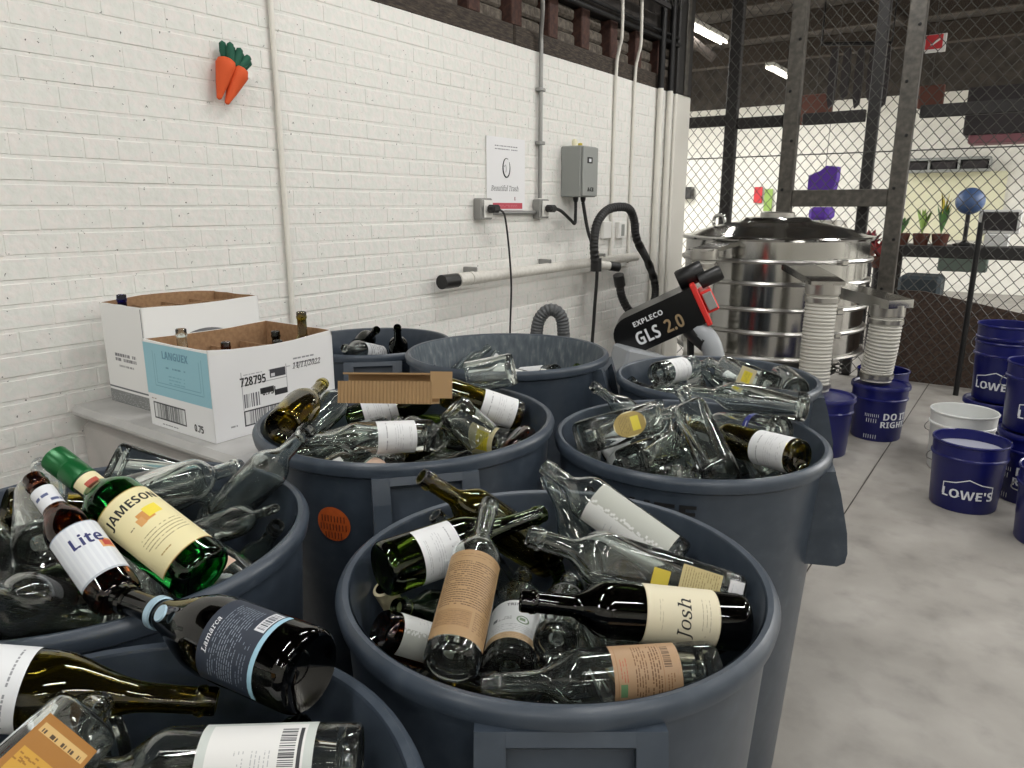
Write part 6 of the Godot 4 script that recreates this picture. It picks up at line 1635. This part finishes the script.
		"gold_oval":
			im = sheet(160, 240, rgb(150, 130, 70))
			im.fill_rect(Rect2i(36, 50, 90, 60), rgb(206, 190, 60))
			print_lines(im, Rect2i(24, 120, 110, 80), 7, rgb(110, 92, 44), 4)
			im.fill_rect(Rect2i(0, 0, 160, 8), rgb(206, 194, 150))
			im.fill_rect(Rect2i(0, 232, 160, 8), rgb(206, 194, 150))
			im.fill_rect(Rect2i(0, 0, 8, 240), rgb(206, 194, 150))
			im.fill_rect(Rect2i(152, 0, 8, 240), rgb(206, 194, 150))
		"blue_band":
			im = sheet(160, 60, rgb(36, 44, 120))
			print_lines(im, Rect2i(20, 20, 120, 20), 1, rgb(190, 194, 210), 10)
		"silver":
			im = sheet(160, 160, rgb(196, 198, 200))
			print_lines(im, Rect2i(10, 20, 140, 120), 7, rgb(90, 92, 96), 6)
		_:
			im = sheet(32, 32, rgb(214, 214, 214))
	label_mats[key] = printed(im, 0.55)
	return label_mats[key]


func add_label(t: Node3D, kind: String, key: String) -> void:
	var k: Dictionary = KIND[kind]
	var R: float = k.R
	var m := label_mat(key)
	var y0: float = 0.02
	var y1: float = k.body - 0.012
	var half := 1.15
	var words := []
	match key:
		"josh":
			y0 = 0.045
			y1 = 0.142
			half = 1.45
			words = [["Josh", 0.017, 0.092, "ink", true, 1.1]]
		"tan":
			half = 1.25
		"tan_round":
			y0 = 0.052
			y1 = 0.135
			half = 1.3
		"white_green":
			y0 = 0.03
			y1 = 0.125
			half = 1.3
			words = [["TRINITY", 0.0065, 0.114, "ink_grey", false, 1.0]]
		"white_side":
			y0 = minf(0.05, k.L * 0.2)
			half = 1.3
		"white_wide":
			half = 1.3
			y0 = 0.045
			y1 = 0.13
		"white_low":
			y0 = 0.02
			y1 = 0.105
			half = 1.45
		"white_tall":
			y0 = 0.028
			y1 = 0.115
			half = 1.5
		"white_barcode":
			y0 = 0.04
			y1 = 0.145
			half = 1.35
		"navy":
			y0 = 0.035
			y1 = 0.115
			half = 1.2
			words = [["Lamarca", 0.0065, 0.105, "print_white", true, 1.0]]
		"jameson":
			y0 = 0.03
			y1 = 0.158
			half = 1.25
			words = [["JAMESON", 0.0135, 0.136, "ink", false, 1.0]]
		"lite":
			y0 = 0.028
			y1 = 0.112
			half = 1.5
			words = [["Lite", 0.017, 0.084, "navy_ink", false, 1.0]]
		"yellow":
			y0 = 0.03
			y1 = minf(0.1, k.body - 0.02)
		"pink":
			y0 = 0.04
			y1 = 0.14
			half = 0.75
		"clear_gold":
			y0 = 0.04
			y1 = 0.1
			half = 0.7
		"blue_band":
			y0 = 0.07
			y1 = 0.085
			half = 2.6
		"orange":
			y0 = 0.03
			y1 = 0.13
	if k.sq > 2.0:
		if key == "gold_oval":
			var s := Shape.new()
			var nn := Vector3(0, 0, 1)
			var c := s.vert(Vector3(0, (y0 + y1) / 2, R + 0.0008), nn, Vector2(0.5, 0.5))
			for j in 25:
				var a := TAU * j / 24.0
				s.vert(Vector3(cos(a) * R * 0.75, (y0 + y1) / 2 + sin(a) * 0.052, R + 0.0008), nn, Vector2(0.5 + 0.5 * cos(a), 0.5 - 0.5 * sin(a)))
			for j in 24:
				s.tri(c, c + 1 + j, c + 2 + j)
			part(t, "label", s.done(), m, Transform3D(), "gold oval label")
			return
		var l := part(t, "label", flat_patch(R * (1.0 if k.sq > 4.0 else 1.0) + 0.0008, y0, y1, R * 0.72), m)
		if key == "clear_gold":
			part(t, "label", flat_patch(R + 0.0008, 0.006, 0.028, R * 0.7), label_mat("white_wide"), Transform3D(), "white barcode sticker")
			part(l, "seal", flat_patch(R + 0.001, 0.115, 0.14, R * 0.3), M.yellow)
		return
	var lb := part(t, "label", patch(R, y0, y1, half), m)
	for w in words:
		part(lb, "lettering", letters(w[0], w[1], R + 0.0006, false, 0.0003, w[4], w[5]), M[w[3]], Transform3D(Basis(), Vector3(0, w[2], 0)))


func bottle(kind: String, tint: String, base: Vector3, mouth: Vector3, roll: float, key: String, label: String, group := "") -> Node3D:
	var called: String = {"tumbler": "glass_tumbler", "jar": "glass_jar", "jug": "glass_jug", "flask": "glass_flask", "beer": "beer_bottle", "bordeaux": "wine_bottle", "burgundy": "wine_bottle", "champagne": "sparkling_wine_bottle", "whiskey": "whiskey_bottle"}.get(kind, "glass_bottle")
	var cat: String = {"tumbler": "glass", "jar": "jar", "jug": "jug", "flask": "flask"}.get(kind, "bottle")
	var t := thing(called, label, cat, bottle_basis(base, mouth, roll), group)
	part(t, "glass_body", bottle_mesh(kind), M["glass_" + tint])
	if key != "none" and key != "":
		add_label(t, kind, key)
	var k: Dictionary = KIND[kind]
	match key:
		"jameson":
			part(t, "cap", lathe_mesh([[k.rn + 0.0018, k.L - 0.062], [k.rn + 0.0035, k.L - 0.060], [k.rn + 0.0035, k.L - 0.032], [k.rn + 0.0026, k.L - 0.030], [k.rn + 0.0036, k.L - 0.028], [k.rn + 0.0036, k.L + 0.002], [k.rn + 0.002, k.L + 0.0035], [0.0, k.L + 0.0035]], 28), M.cap_green, Transform3D(), "green foil cap")
			var nl := part(t, "neck_label", patch(k.rn + 0.0022, k.L - 0.098, k.L - 0.064, 1.2), label_mat("jameson_neck"), Transform3D(), "cream neck label with a red seal")
			var s := Shape.new()
			s.strip_patch(k.rn + 0.0028, k.L - 0.095, k.L - 0.077, 0.5)
			part(nl, "seal", s.done(), M.seal_red)
			part(t, "neck_sleeve", lathe_mesh([[k.rn + 0.0012, k.L - 0.10], [k.rn + 0.0016, k.L - 0.099], [k.rn + 0.0016, k.L - 0.062]], 28), M.sleeve_black)
		"lite":
			part(t, "neck_label", patch(k.rn + 0.0018, k.L - 0.078, k.L - 0.030, 2.2), label_mat("lite_neck"), Transform3D(), "white neck label")
		"navy":
			part(t, "neck_band", lathe_mesh([[k.rn + 0.0026, k.L - 0.078], [k.rn + 0.0045, k.L - 0.077], [k.rn + 0.0045, k.L - 0.069], [k.rn + 0.0024, k.L - 0.068]], 28), M.pale_blue, Transform3D(), "pale blue neck band")
			part(t, "seal", lathe_mesh([[0.0, 0.0022], [0.009, 0.002], [0.010, 0.0]], 18, Transform3D(Basis(Vector3.RIGHT, PI / 2 - 0.25), Vector3(0, 0.196, 0.0312))), M.pale_blue)
		"yellow":
			if tint == "brown":
				part(t, "neck_foil", lathe_mesh([[k.rn + 0.001, k.L - 0.058], [k.rn + 0.0032, k.L - 0.057], [k.rn + 0.0034, k.L], [k.rn - 0.001, k.L + 0.001]], 24), M.foil_cream, Transform3D(), "cream neck foil")
	return t


func glass_materials() -> void:
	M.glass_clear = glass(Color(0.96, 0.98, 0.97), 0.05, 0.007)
	M.glass_green = glass(rgb(40, 150, 70))
	M.glass_dark_green = glass(rgb(96, 124, 40))
	M.glass_olive = glass(rgb(176, 160, 66))
	M.glass_brown = glass(rgb(120, 56, 18))
	M.glass_black = glass(rgb(26, 34, 14))
	M.glass_black_glass = glass(rgb(22, 26, 16))
	M.glass_pale_green = glass(rgb(214, 232, 196))
	M.glass_lime = glass(rgb(196, 224, 96))
	M.glass_blue = glass(rgb(40, 50, 150))
	M.cap_green = mat(rgb(14, 92, 44), 0.3, 0.3)
	M.seal_red = mat(rgb(168, 70, 50), 0.5)
	M.sleeve_black = mat(rgb(20, 26, 22), 0.35)
	M.pale_blue = mat(rgb(168, 196, 212), 0.3, 0.3)
	M.foil_cream = mat(rgb(206, 196, 162), 0.45)
	M.navy_ink = mat(rgb(28, 36, 96), 0.5)
	var a := sheet(64, 64, rgb(222, 212, 170))
	label_mats["jameson_neck"] = printed(a, 0.5)
	var b := sheet(96, 64, rgb(210, 212, 216))
	print_lines(b, Rect2i(20, 12, 56, 40), 3, rgb(70, 80, 120), 6)
	label_mats["lite_neck"] = printed(b, 0.5)


func bottles() -> void:
	for r in HEAP:
		bottle(r[1], r[2], r[3], r[4], r[5], r[6], r[7], r[8])


# ------------------------------------------------------------------ what stands in the hall beyond the fence
func hall_box(x0: float, y0: float, x1: float, y1: float, z: float, deep: float) -> Array:
	# a box whose front covers that part of the view at depth z
	var a := on_z(x0, (y0 + y1) / 2, z)
	var b := on_z(x1, (y0 + y1) / 2, z)
	var t := on_z((x0 + x1) / 2, y0, z)
	var u := on_z((x0 + x1) / 2, y1, z)
	return [Vector3((a.x + b.x) / 2, u.y, z - deep / 2), Vector3(b.x - a.x, t.y - u.y, deep)]


func hall_piece(called: String, label: String, cat: String, v: Array, m: Material, c := 0.01) -> Node3D:
	var size: Vector3 = v[1]
	return solo(called, box_at(Vector3(-size.x / 2, 0, -size.z / 2), Vector3(size.x / 2, size.y, size.z / 2), c), m, label, cat, at(v[0]))


func leaf_clump(t: Node3D, n: int, spread: float, tall: float, m: Material, y0: float) -> void:
	for k in n:
		var a := rng.randf() * TAU
		var lean := rng.randf_range(0.2, 1.0)
		var len := tall * rng.randf_range(0.6, 1.0)
		var tip := Vector3(cos(a) * spread * lean, y0 + len, sin(a) * spread * lean)
		var mid := Vector3(cos(a) * spread * lean * 0.4, y0 + len * 0.65, sin(a) * spread * lean * 0.4)
		var w := Vector3(-sin(a), 0, cos(a)) * spread * 0.22
		var s := Shape.new()
		var nn := Vector3(cos(a) * 0.5, 0.8, sin(a) * 0.5).normalized()
		s.face([Vector3(0, y0, 0), mid - w, tip, mid + w], nn)
		part(t, "leaf", s.done(), m)


func hall() -> void:
	var zw := HALL_Z0 + 0.03
	# fixed to the far wall
	hall_piece("wall_speaker", "small black box mounted on the far white wall", "speaker", hall_box(681, 187, 691, 199, zw + 0.15, 0.15), M.black_plastic)
	for k in 2:
		hall_piece("wall_picture", ["small reddish picture on the far wall beside the yellow green one", "small yellow and green picture on the far wall"][k], "picture", hall_box(754 + k * 10, 187 + k * 2, 762 + k * 10, 203 + k * 8, zw + 0.02, 0.02), [M.hall_red, M.hall_lime][k], 0.0)
	hall_piece("pin_board", "pale yellow board covering the far wall behind the workbench", "board", hall_box(905, 172, 1003, 240, zw + 0.02, 0.02), M.hall_board, 0.0)
	var sh := thing("wall_shelf", "long grey wall shelf with two levels above the pale board", "shelf", at(hall_box(900, 158, 990, 172, zw + 0.3, 0.3)[0]))
	var ss: Vector3 = hall_box(900, 158, 990, 172, zw + 0.3, 0.3)[1]
	for k in 2:
		part(sh, "board", box_at(Vector3(-ss.x / 2, k * ss.y * 0.85, -0.15), Vector3(ss.x / 2, k * ss.y * 0.85 + 0.04, 0.15), 0.004), M.grey_box)
	for k in 4:
		part(sh, "divider", box_at(Vector3(-ss.x / 2 + k * ss.x / 3 - 0.015, 0.04, -0.148), Vector3(-ss.x / 2 + k * ss.x / 3 + 0.015, ss.y * 0.85, 0.15), 0.003), M.grey_box)
	for k in 3:
		solo("storage_tin", box_mesh(Vector3(ss.x * 0.28, ss.y * 0.6, 0.2), 0.01), M.hall_dark, "dark storage tin in the " + ["gate side", "middle", "globe side"][k] + " bay of the long wall shelf", "tin", at((sh.position as Vector3) + Vector3(-ss.x / 3 + k * ss.x / 3, 0.04 + ss.y * 0.3, 0)), "tins on the wall shelf")
	# beams under the ceiling
	for k in 4:
		solo("ceiling_beam", box_mesh(Vector3(HALL_X1 - HALL_X0 - 0.02, 0.26, 0.18), 0.01), M.old_wood, "dark timber ceiling beam of the hall, number %s beyond the fence" % ["one", "two", "three", "four"][k], "beam", at(Vector3((HALL_X0 + HALL_X1) / 2, CEIL - 0.132, -7.1 - k * 1.65)), "hall ceiling beams")
	for k in 3:
		solo("roof_brace", tube_mesh([Vector3(0, 0, 0), Vector3(0.9, -0.75, -0.2)], 0.05, 6), M.old_wood, "slanting timber brace under the hall ceiling, " + ["beside the first strip lamp", "above the dark hanging straps", "near the red sign"][k], "brace", at(Vector3(-1.6 + k * 2.1, CEIL - 0.1, -8.0 - k * 0.9)), "ceiling braces")
	# hung from the ceiling
	for k in 5:
		var v := hall_box(829 + k * 13, 44, 837 + k * 13, 108 - (k % 2) * 8, -8.4, 0.06)
		v[1].y -= 0.034
		var t := solo("hanging_strap", slab_mesh([Vector2(-v[1].x / 2, 0.1), Vector2(-v[1].x * 0.2, 0), Vector2(v[1].x * 0.4, 0.04), Vector2(v[1].x / 2, v[1].y * 0.5), Vector2(v[1].x * 0.35, v[1].y), Vector2(-v[1].x * 0.4, v[1].y * 0.98), Vector2(-v[1].x * 0.55, v[1].y * 0.6)], 0.05), M.hall_dark, "dark strap of cloth hanging in a row beyond the fence", "cloth", at(v[0] as Vector3), "hanging dark straps")
		t.set_meta("group", "hanging dark straps")
	var rl := thing("hanging_rail", "black rail carrying the dark hanging straps", "rail")
	var ra := on_z(822, 44, -8.405)
	var rb := on_z(892, 43, -8.405)
	part(rl, "bar", tube_mesh([ra, rb], 0.02, 8), M.black_metal)
	for e in [ra, rb]:
		part(rl, "hanger", tube_mesh([e, Vector3(e.x, CEIL, e.z)], 0.008, 6), M.black_metal)
	for e in [[816.0, 94.0, -8.525], [931.0, 86.0, -8.92], [935.0, 35.0, -7.415]]:
		var hp := on_z(e[0], e[1], e[2])
		solo("hanging_wire", tube_mesh([Vector3(hp.x, hp.y - 0.03, hp.z), Vector3(hp.x, CEIL, hp.z)], 0.003, 5), M.wire, "thin wire holding " + {816.0: "the rust coloured cloth", 931.0: "the maroon banner", 935.0: "the small red sign"}[e[0]] + " from the ceiling", "wire")
	hall_piece("rust_cloth", "rust coloured dark cloth hanging below the straps", "cloth", hall_box(800, 94, 832, 124, -8.5, 0.05), M.hall_rust)
	var sg := hall_box(925, 34, 946, 52, -7.4, 0.03)
	var s := thing("red_sign", "small red and white sign hanging beyond the fence", "sign", at(sg[0]))
	part(s, "panel", box_at(Vector3(-sg[1].x / 2, 0, -0.01), Vector3(sg[1].x / 2, sg[1].y, 0.01), 0.002), M.hall_white)
	part(s, "red_field", box_at(Vector3(-sg[1].x * 0.48, sg[1].y * 0.18, 0.0105), Vector3(sg[1].x * 0.34, sg[1].y * 0.97, 0.014), 0.001), M.hall_red)
	part(s, "white_stroke", box_mesh(Vector3(sg[1].x * 0.5, sg[1].y * 0.1, 0.003)), M.hall_white, Transform3D(Basis(Vector3(0, 0, 1), 0.6), Vector3(0, sg[1].y * 0.55, 0.016)))
	hall_piece("dark_cabinet", "black wall cabinet high in the hall above the reddish strip", "cabinet", hall_box(966, 84, 1060, 133, -9.0, 0.4), M.hall_dark)
	hall_piece("red_valance", "narrow reddish strip below the black wall cabinet", "strip", hall_box(968, 133.4, 1050, 142, -9.0, 0.35), M.hall_valance)
	hall_piece("maroon_banner", "dark maroon banner hanging beside the black cabinet", "banner", hall_box(918, 85, 944, 108, -8.9, 0.04), M.hall_rust)
	# workbench with its load
	var bz := -8.3
	var bt := on_z(960, 246, bz).y
	var bx0 := on_z(884, 246, bz).x
	var b := thing("workbench", "long dark workbench beyond the fence loaded with small things", "bench", at(Vector3(bx0 + 1.6, 0, bz)))
	part(b, "top", box_at(Vector3(-1.6, bt - 0.05, -0.35), Vector3(1.6, bt, 0.35), 0.006), M.dark_wood)
	for x: float in [-1.5, 0.0, 1.5]:
		for z: float in [-0.3, 0.3]:
			part(b, "leg", box_at(Vector3(x - 0.04, 0, z - 0.04), Vector3(x + 0.04, bt - 0.05, z + 0.04), 0.005), M.dark_wood)
	hall_piece("green_crate", "grey green crate hanging under the front of the workbench", "crate", hall_box(938, 250, 988, 272, bz + 0.49, 0.12), M.hall_green_grey)
	hall_piece("dark_tub", "dark blue grey tub on the floor behind the brown board", "tub", hall_box(895, 276, 938, 330, -7.6, 0.4), M.hall_blue_dark, 0.03)
	var gp := on_z(964, 244, bz)
	var gl := thing("blue_globe", "blue globe on a dark foot standing on the workbench", "globe", at(Vector3(gp.x, bt, bz)))
	part(gl, "ball", lathe_mesh(range(13).map(func(k): return [0.125 * sin(PI * k / 12.0), 0.42 - 0.125 * cos(PI * k / 12.0)]), 24), M.hall_blue)
	part(gl, "foot", lathe_mesh([[0.1, 0.0], [0.1, 0.02], [0.02, 0.04], [0.02, 0.3]], 16), M.black_plastic)
	var mp := on_z(996, 244, bz)
	var mo := thing("computer_screen", "small dark screen on a pale stand on the workbench", "screen", at(Vector3(mp.x, bt, bz)))
	part(mo, "casing", box_at(Vector3(-0.17, 0.12, -0.03), Vector3(0.17, 0.34, 0.0), 0.01), M.hall_white)
	part(mo, "glass", box_at(Vector3(-0.14, 0.15, 0.0), Vector3(0.14, 0.32, 0.006), 0.001), M.hall_dark)
	part(mo, "stand", box_at(Vector3(-0.1, 0.0, -0.06), Vector3(0.1, 0.12, 0.04), 0.01), M.hall_white)
	for k in 3:
		var pp := on_z([901.0, 921.0, 940.0][k], 244, bz)
		var pl := thing("potted_plant", ["bushy green potted plant at the gate end of the workbench", "light green potted plant between two others on the workbench", "potted plant with yellow flowers beside the blue globe"][k], "plant", at(Vector3(pp.x, bt, bz + 0.05)))
		part(pl, "pot", lathe_mesh([[0.0, 0.0], [0.06, 0.0], [0.08, 0.11], [0.07, 0.115], [0.0, 0.1]], 16), M.hall_rust)
		leaf_clump(pl, 34, 0.08, 0.2 + 0.06 * k, [M.hall_leaf, M.hall_lime, M.hall_leaf][k], 0.1)
		if k == 2:
			leaf_clump(pl, 9, 0.06, 0.4, M.yellow, 0.15)
	# red and purple things near the gate
	for k in 2:
		var rp := on_z([880.0, 868.0][k], [262.0, 250.0][k], -7.2 - k * 0.5)
		var rf := thing("red_flower_pot", ["bright red leafy flower in a pot behind the sieve lid", "darker red flower in a pot nearer the purple bag"][k], "plant", at(Vector3(rp.x, 0, rp.z)))
		part(rf, "stand", tube_mesh([Vector3(0, 0, 0), Vector3(0, rp.y - 0.05, 0)], 0.05, 10), M.hall_dark)
		part(rf, "pot", lathe_mesh([[0.0, 0.0], [0.06, 0.0], [0.08, 0.1], [0.0, 0.1]], 14, at(Vector3(0, rp.y - 0.05, 0))), M.hall_rust)
		leaf_clump(rf, 16, 0.17, 0.2, M.hall_red if k == 0 else M.hall_maroon, rp.y)
	var v1 := hall_box(810, 166, 838, 191, -7.3, 0.16)
	var pb := thing("purple_bag", "purple cloth bag hanging behind the fence gate rail", "bag", at(v1[0]))
	var w: float = v1[1].x
	var h: float = v1[1].y
	part(pb, "cloth", slab_mesh([Vector2(-w / 2, 0), Vector2(w * 0.42, 0.0), Vector2(w / 2, h * 0.5), Vector2(w / 2, h * 0.95), Vector2(w * 0.1, h), Vector2(-w * 0.1, h * 0.8), Vector2(-w * 0.5, h * 0.62)], 0.14), M.hall_purple)
	part(pb, "hem", box_at(Vector3(-w * 0.45, -0.05, 0.0), Vector3(w * 0.3, 0.0, 0.12), 0.006), M.cream)
	part(pb, "strap", tube_mesh([Vector3(0, h * 0.9, 0.05), Vector3(0.02, CEIL - (v1[0] as Vector3).y, 0.05)], 0.003, 6), M.wire)
	var v2 := hall_box(808, 207, 828, 220, -7.3, 0.3)
	hall_piece("purple_bundle", "folded purple bundle below the hanging purple bag", "bundle", v2, M.hall_purple, 0.03)
	var cart := thing("wire_cart", "pale wire cart standing behind the sieve machine", "cart", at(Vector3((v2[0] as Vector3).x, 0, -7.35)))
	var cy: float = (v2[0] as Vector3).y - 0.002
	for k in 4:
		part(cart, "post", tube_mesh([Vector3(-0.2 + 0.4 * (k % 2), 0, -0.2 + 0.4 * (k / 2)), Vector3(-0.2 + 0.4 * (k % 2), cy, -0.2 + 0.4 * (k / 2))], 0.012, 6), M.white_pipe)
	for y: float in [0.25, cy - 0.02]:
		part(cart, "shelf", box_at(Vector3(-0.21, y - 0.02, -0.21), Vector3(0.21, y + 0.018, 0.21), 0.004), M.white_pipe)


func hall_materials() -> void:
	M.hall_red = mat(rgb(196, 44, 52), 0.6)
	M.hall_maroon = mat(rgb(120, 36, 48), 0.6)
	M.hall_lime = mat(rgb(140, 170, 84), 0.6)
	M.hall_leaf = mat(rgb(76, 118, 60), 0.6)
	M.hall_board = mat(rgb(214, 212, 184), 0.7)
	M.hall_dark = mat(rgb(40, 36, 38), 0.7)
	M.hall_rust = mat(rgb(86, 48, 36), 0.7)
	M.hall_white = mat(rgb(222, 222, 220), 0.6)
	M.hall_valance = mat(rgb(120, 76, 84), 0.7)
	M.hall_green_grey = mat(rgb(92, 104, 96), 0.7)
	M.hall_blue_dark = mat(rgb(46, 56, 62), 0.7)
	M.hall_blue = mat(rgb(72, 96, 138), 0.45)
	M.hall_purple = mat(rgb(86, 46, 158), 0.7)


# ------------------------------------------------------------------ bottles in the cartons, the sleeve on the heap
func carton_bottles() -> void:
	var g := "bottles in the cartons"
	var up := func(kind: String, tint: String, x: float, z: float, lift: float, text: String) -> void:
		bottle(kind, tint, Vector3(x, 0.698 + lift, z), Vector3(x + 0.004, 0.698 + lift + KIND[kind].L, z + 0.003), 0.0, "none", text, g)
	up.call("bordeaux", "olive", 0.69, -1.385, 0.0, "olive bottle neck rising highest out of the blue ended carton")
	up.call("beer", "black", 0.704, -1.285, 0.0, "black bottle neck beside the tall olive neck in the blue ended carton")
	up.call("beer", "black", 0.56, -1.385, 0.0, "black bottle neck in the far row of the blue ended carton")
	up.call("beer", "brown", 0.60, -1.185, 0.0, "brown bottle neck in the middle of the blue ended carton")
	up.call("round", "clear", 0.55, -1.085, 0.0, "clear bottle neck showing at the blue end of the open carton")
	up.call("slim", "blue", 0.123, -1.145, 0.045, "dark blue bottle neck standing in the tall white carton")
	up.call("beer", "black", 0.204, -1.245, 0.04, "black bottle neck among the dividers of the tall white carton")
	up.call("beer", "brown", 0.204, -1.345, 0.04, "brown bottle neck among the dividers of the tall white carton")
	# corrugated cardboard sleeve lying on the heap of the bin with the orange sticker
	var c := on_level(389, 388, 0.898)
	var along := Vector3(0.86, 0.03, -0.42).normalized()
	var out := (EYE - c - along * along.dot(EYE - c)).normalized()
	var x := Transform3D(Basis(along, out.cross(along).normalized(), out), c)
	var t := thing("cardboard_sleeve", "brown corrugated cardboard sleeve lying on the heap of bottles", "cardboard", x)
	var ridge := []
	var n := 26
	for k in n * 2 + 1:
		ridge.append(Vector2(-0.11 + 0.22 * k / (n * 2.0), 0.0025 if k % 2 == 0 else 0.0))
	ridge.append(Vector2(0.11, -0.003))
	ridge.append(Vector2(-0.11, -0.003))
	var face := Shape.new()
	face.slab(PackedVector2Array(ridge), 0.05, Transform3D(Basis(Vector3(1, 0, 0), Vector3(0, 0, 1), Vector3(0, -1, 0)), Vector3(0, 0.015, 0.03)))
	part(t, "ribbed_side", face.done(), M.corrugated)
	part(t, "back_side", box_at(Vector3(-0.11, -0.035, -0.034), Vector3(0.11, 0.035, -0.03)), M.corrugated)
	part(t, "top_side", box_at(Vector3(-0.11, 0.031, -0.03), Vector3(0.105, 0.035, 0.004)), M.corrugated)
	part(t, "bottom_side", box_at(Vector3(-0.11, -0.035, -0.03), Vector3(0.11, -0.031, 0.028)), M.corrugated)
	part(t, "torn_flap", box_mesh(Vector3(0.05, 0.06, 0.003)), M.corrugated, Transform3D(Basis(Vector3.UP, 0.5), Vector3(0.128, 0.008, 0.018)))


func _ready() -> void:
	rng.seed = 7
	materials()
	more_materials()
	glass_materials()
	hall_materials()
	camera_and_air()
	lamps()
	floor_and_shell()
	brick_wall()
	fence()
	bins()
	chest_and_cartons()
	wall_things()
	buckets()
	crusher()
	bottles()
	carton_bottles()
	hall()
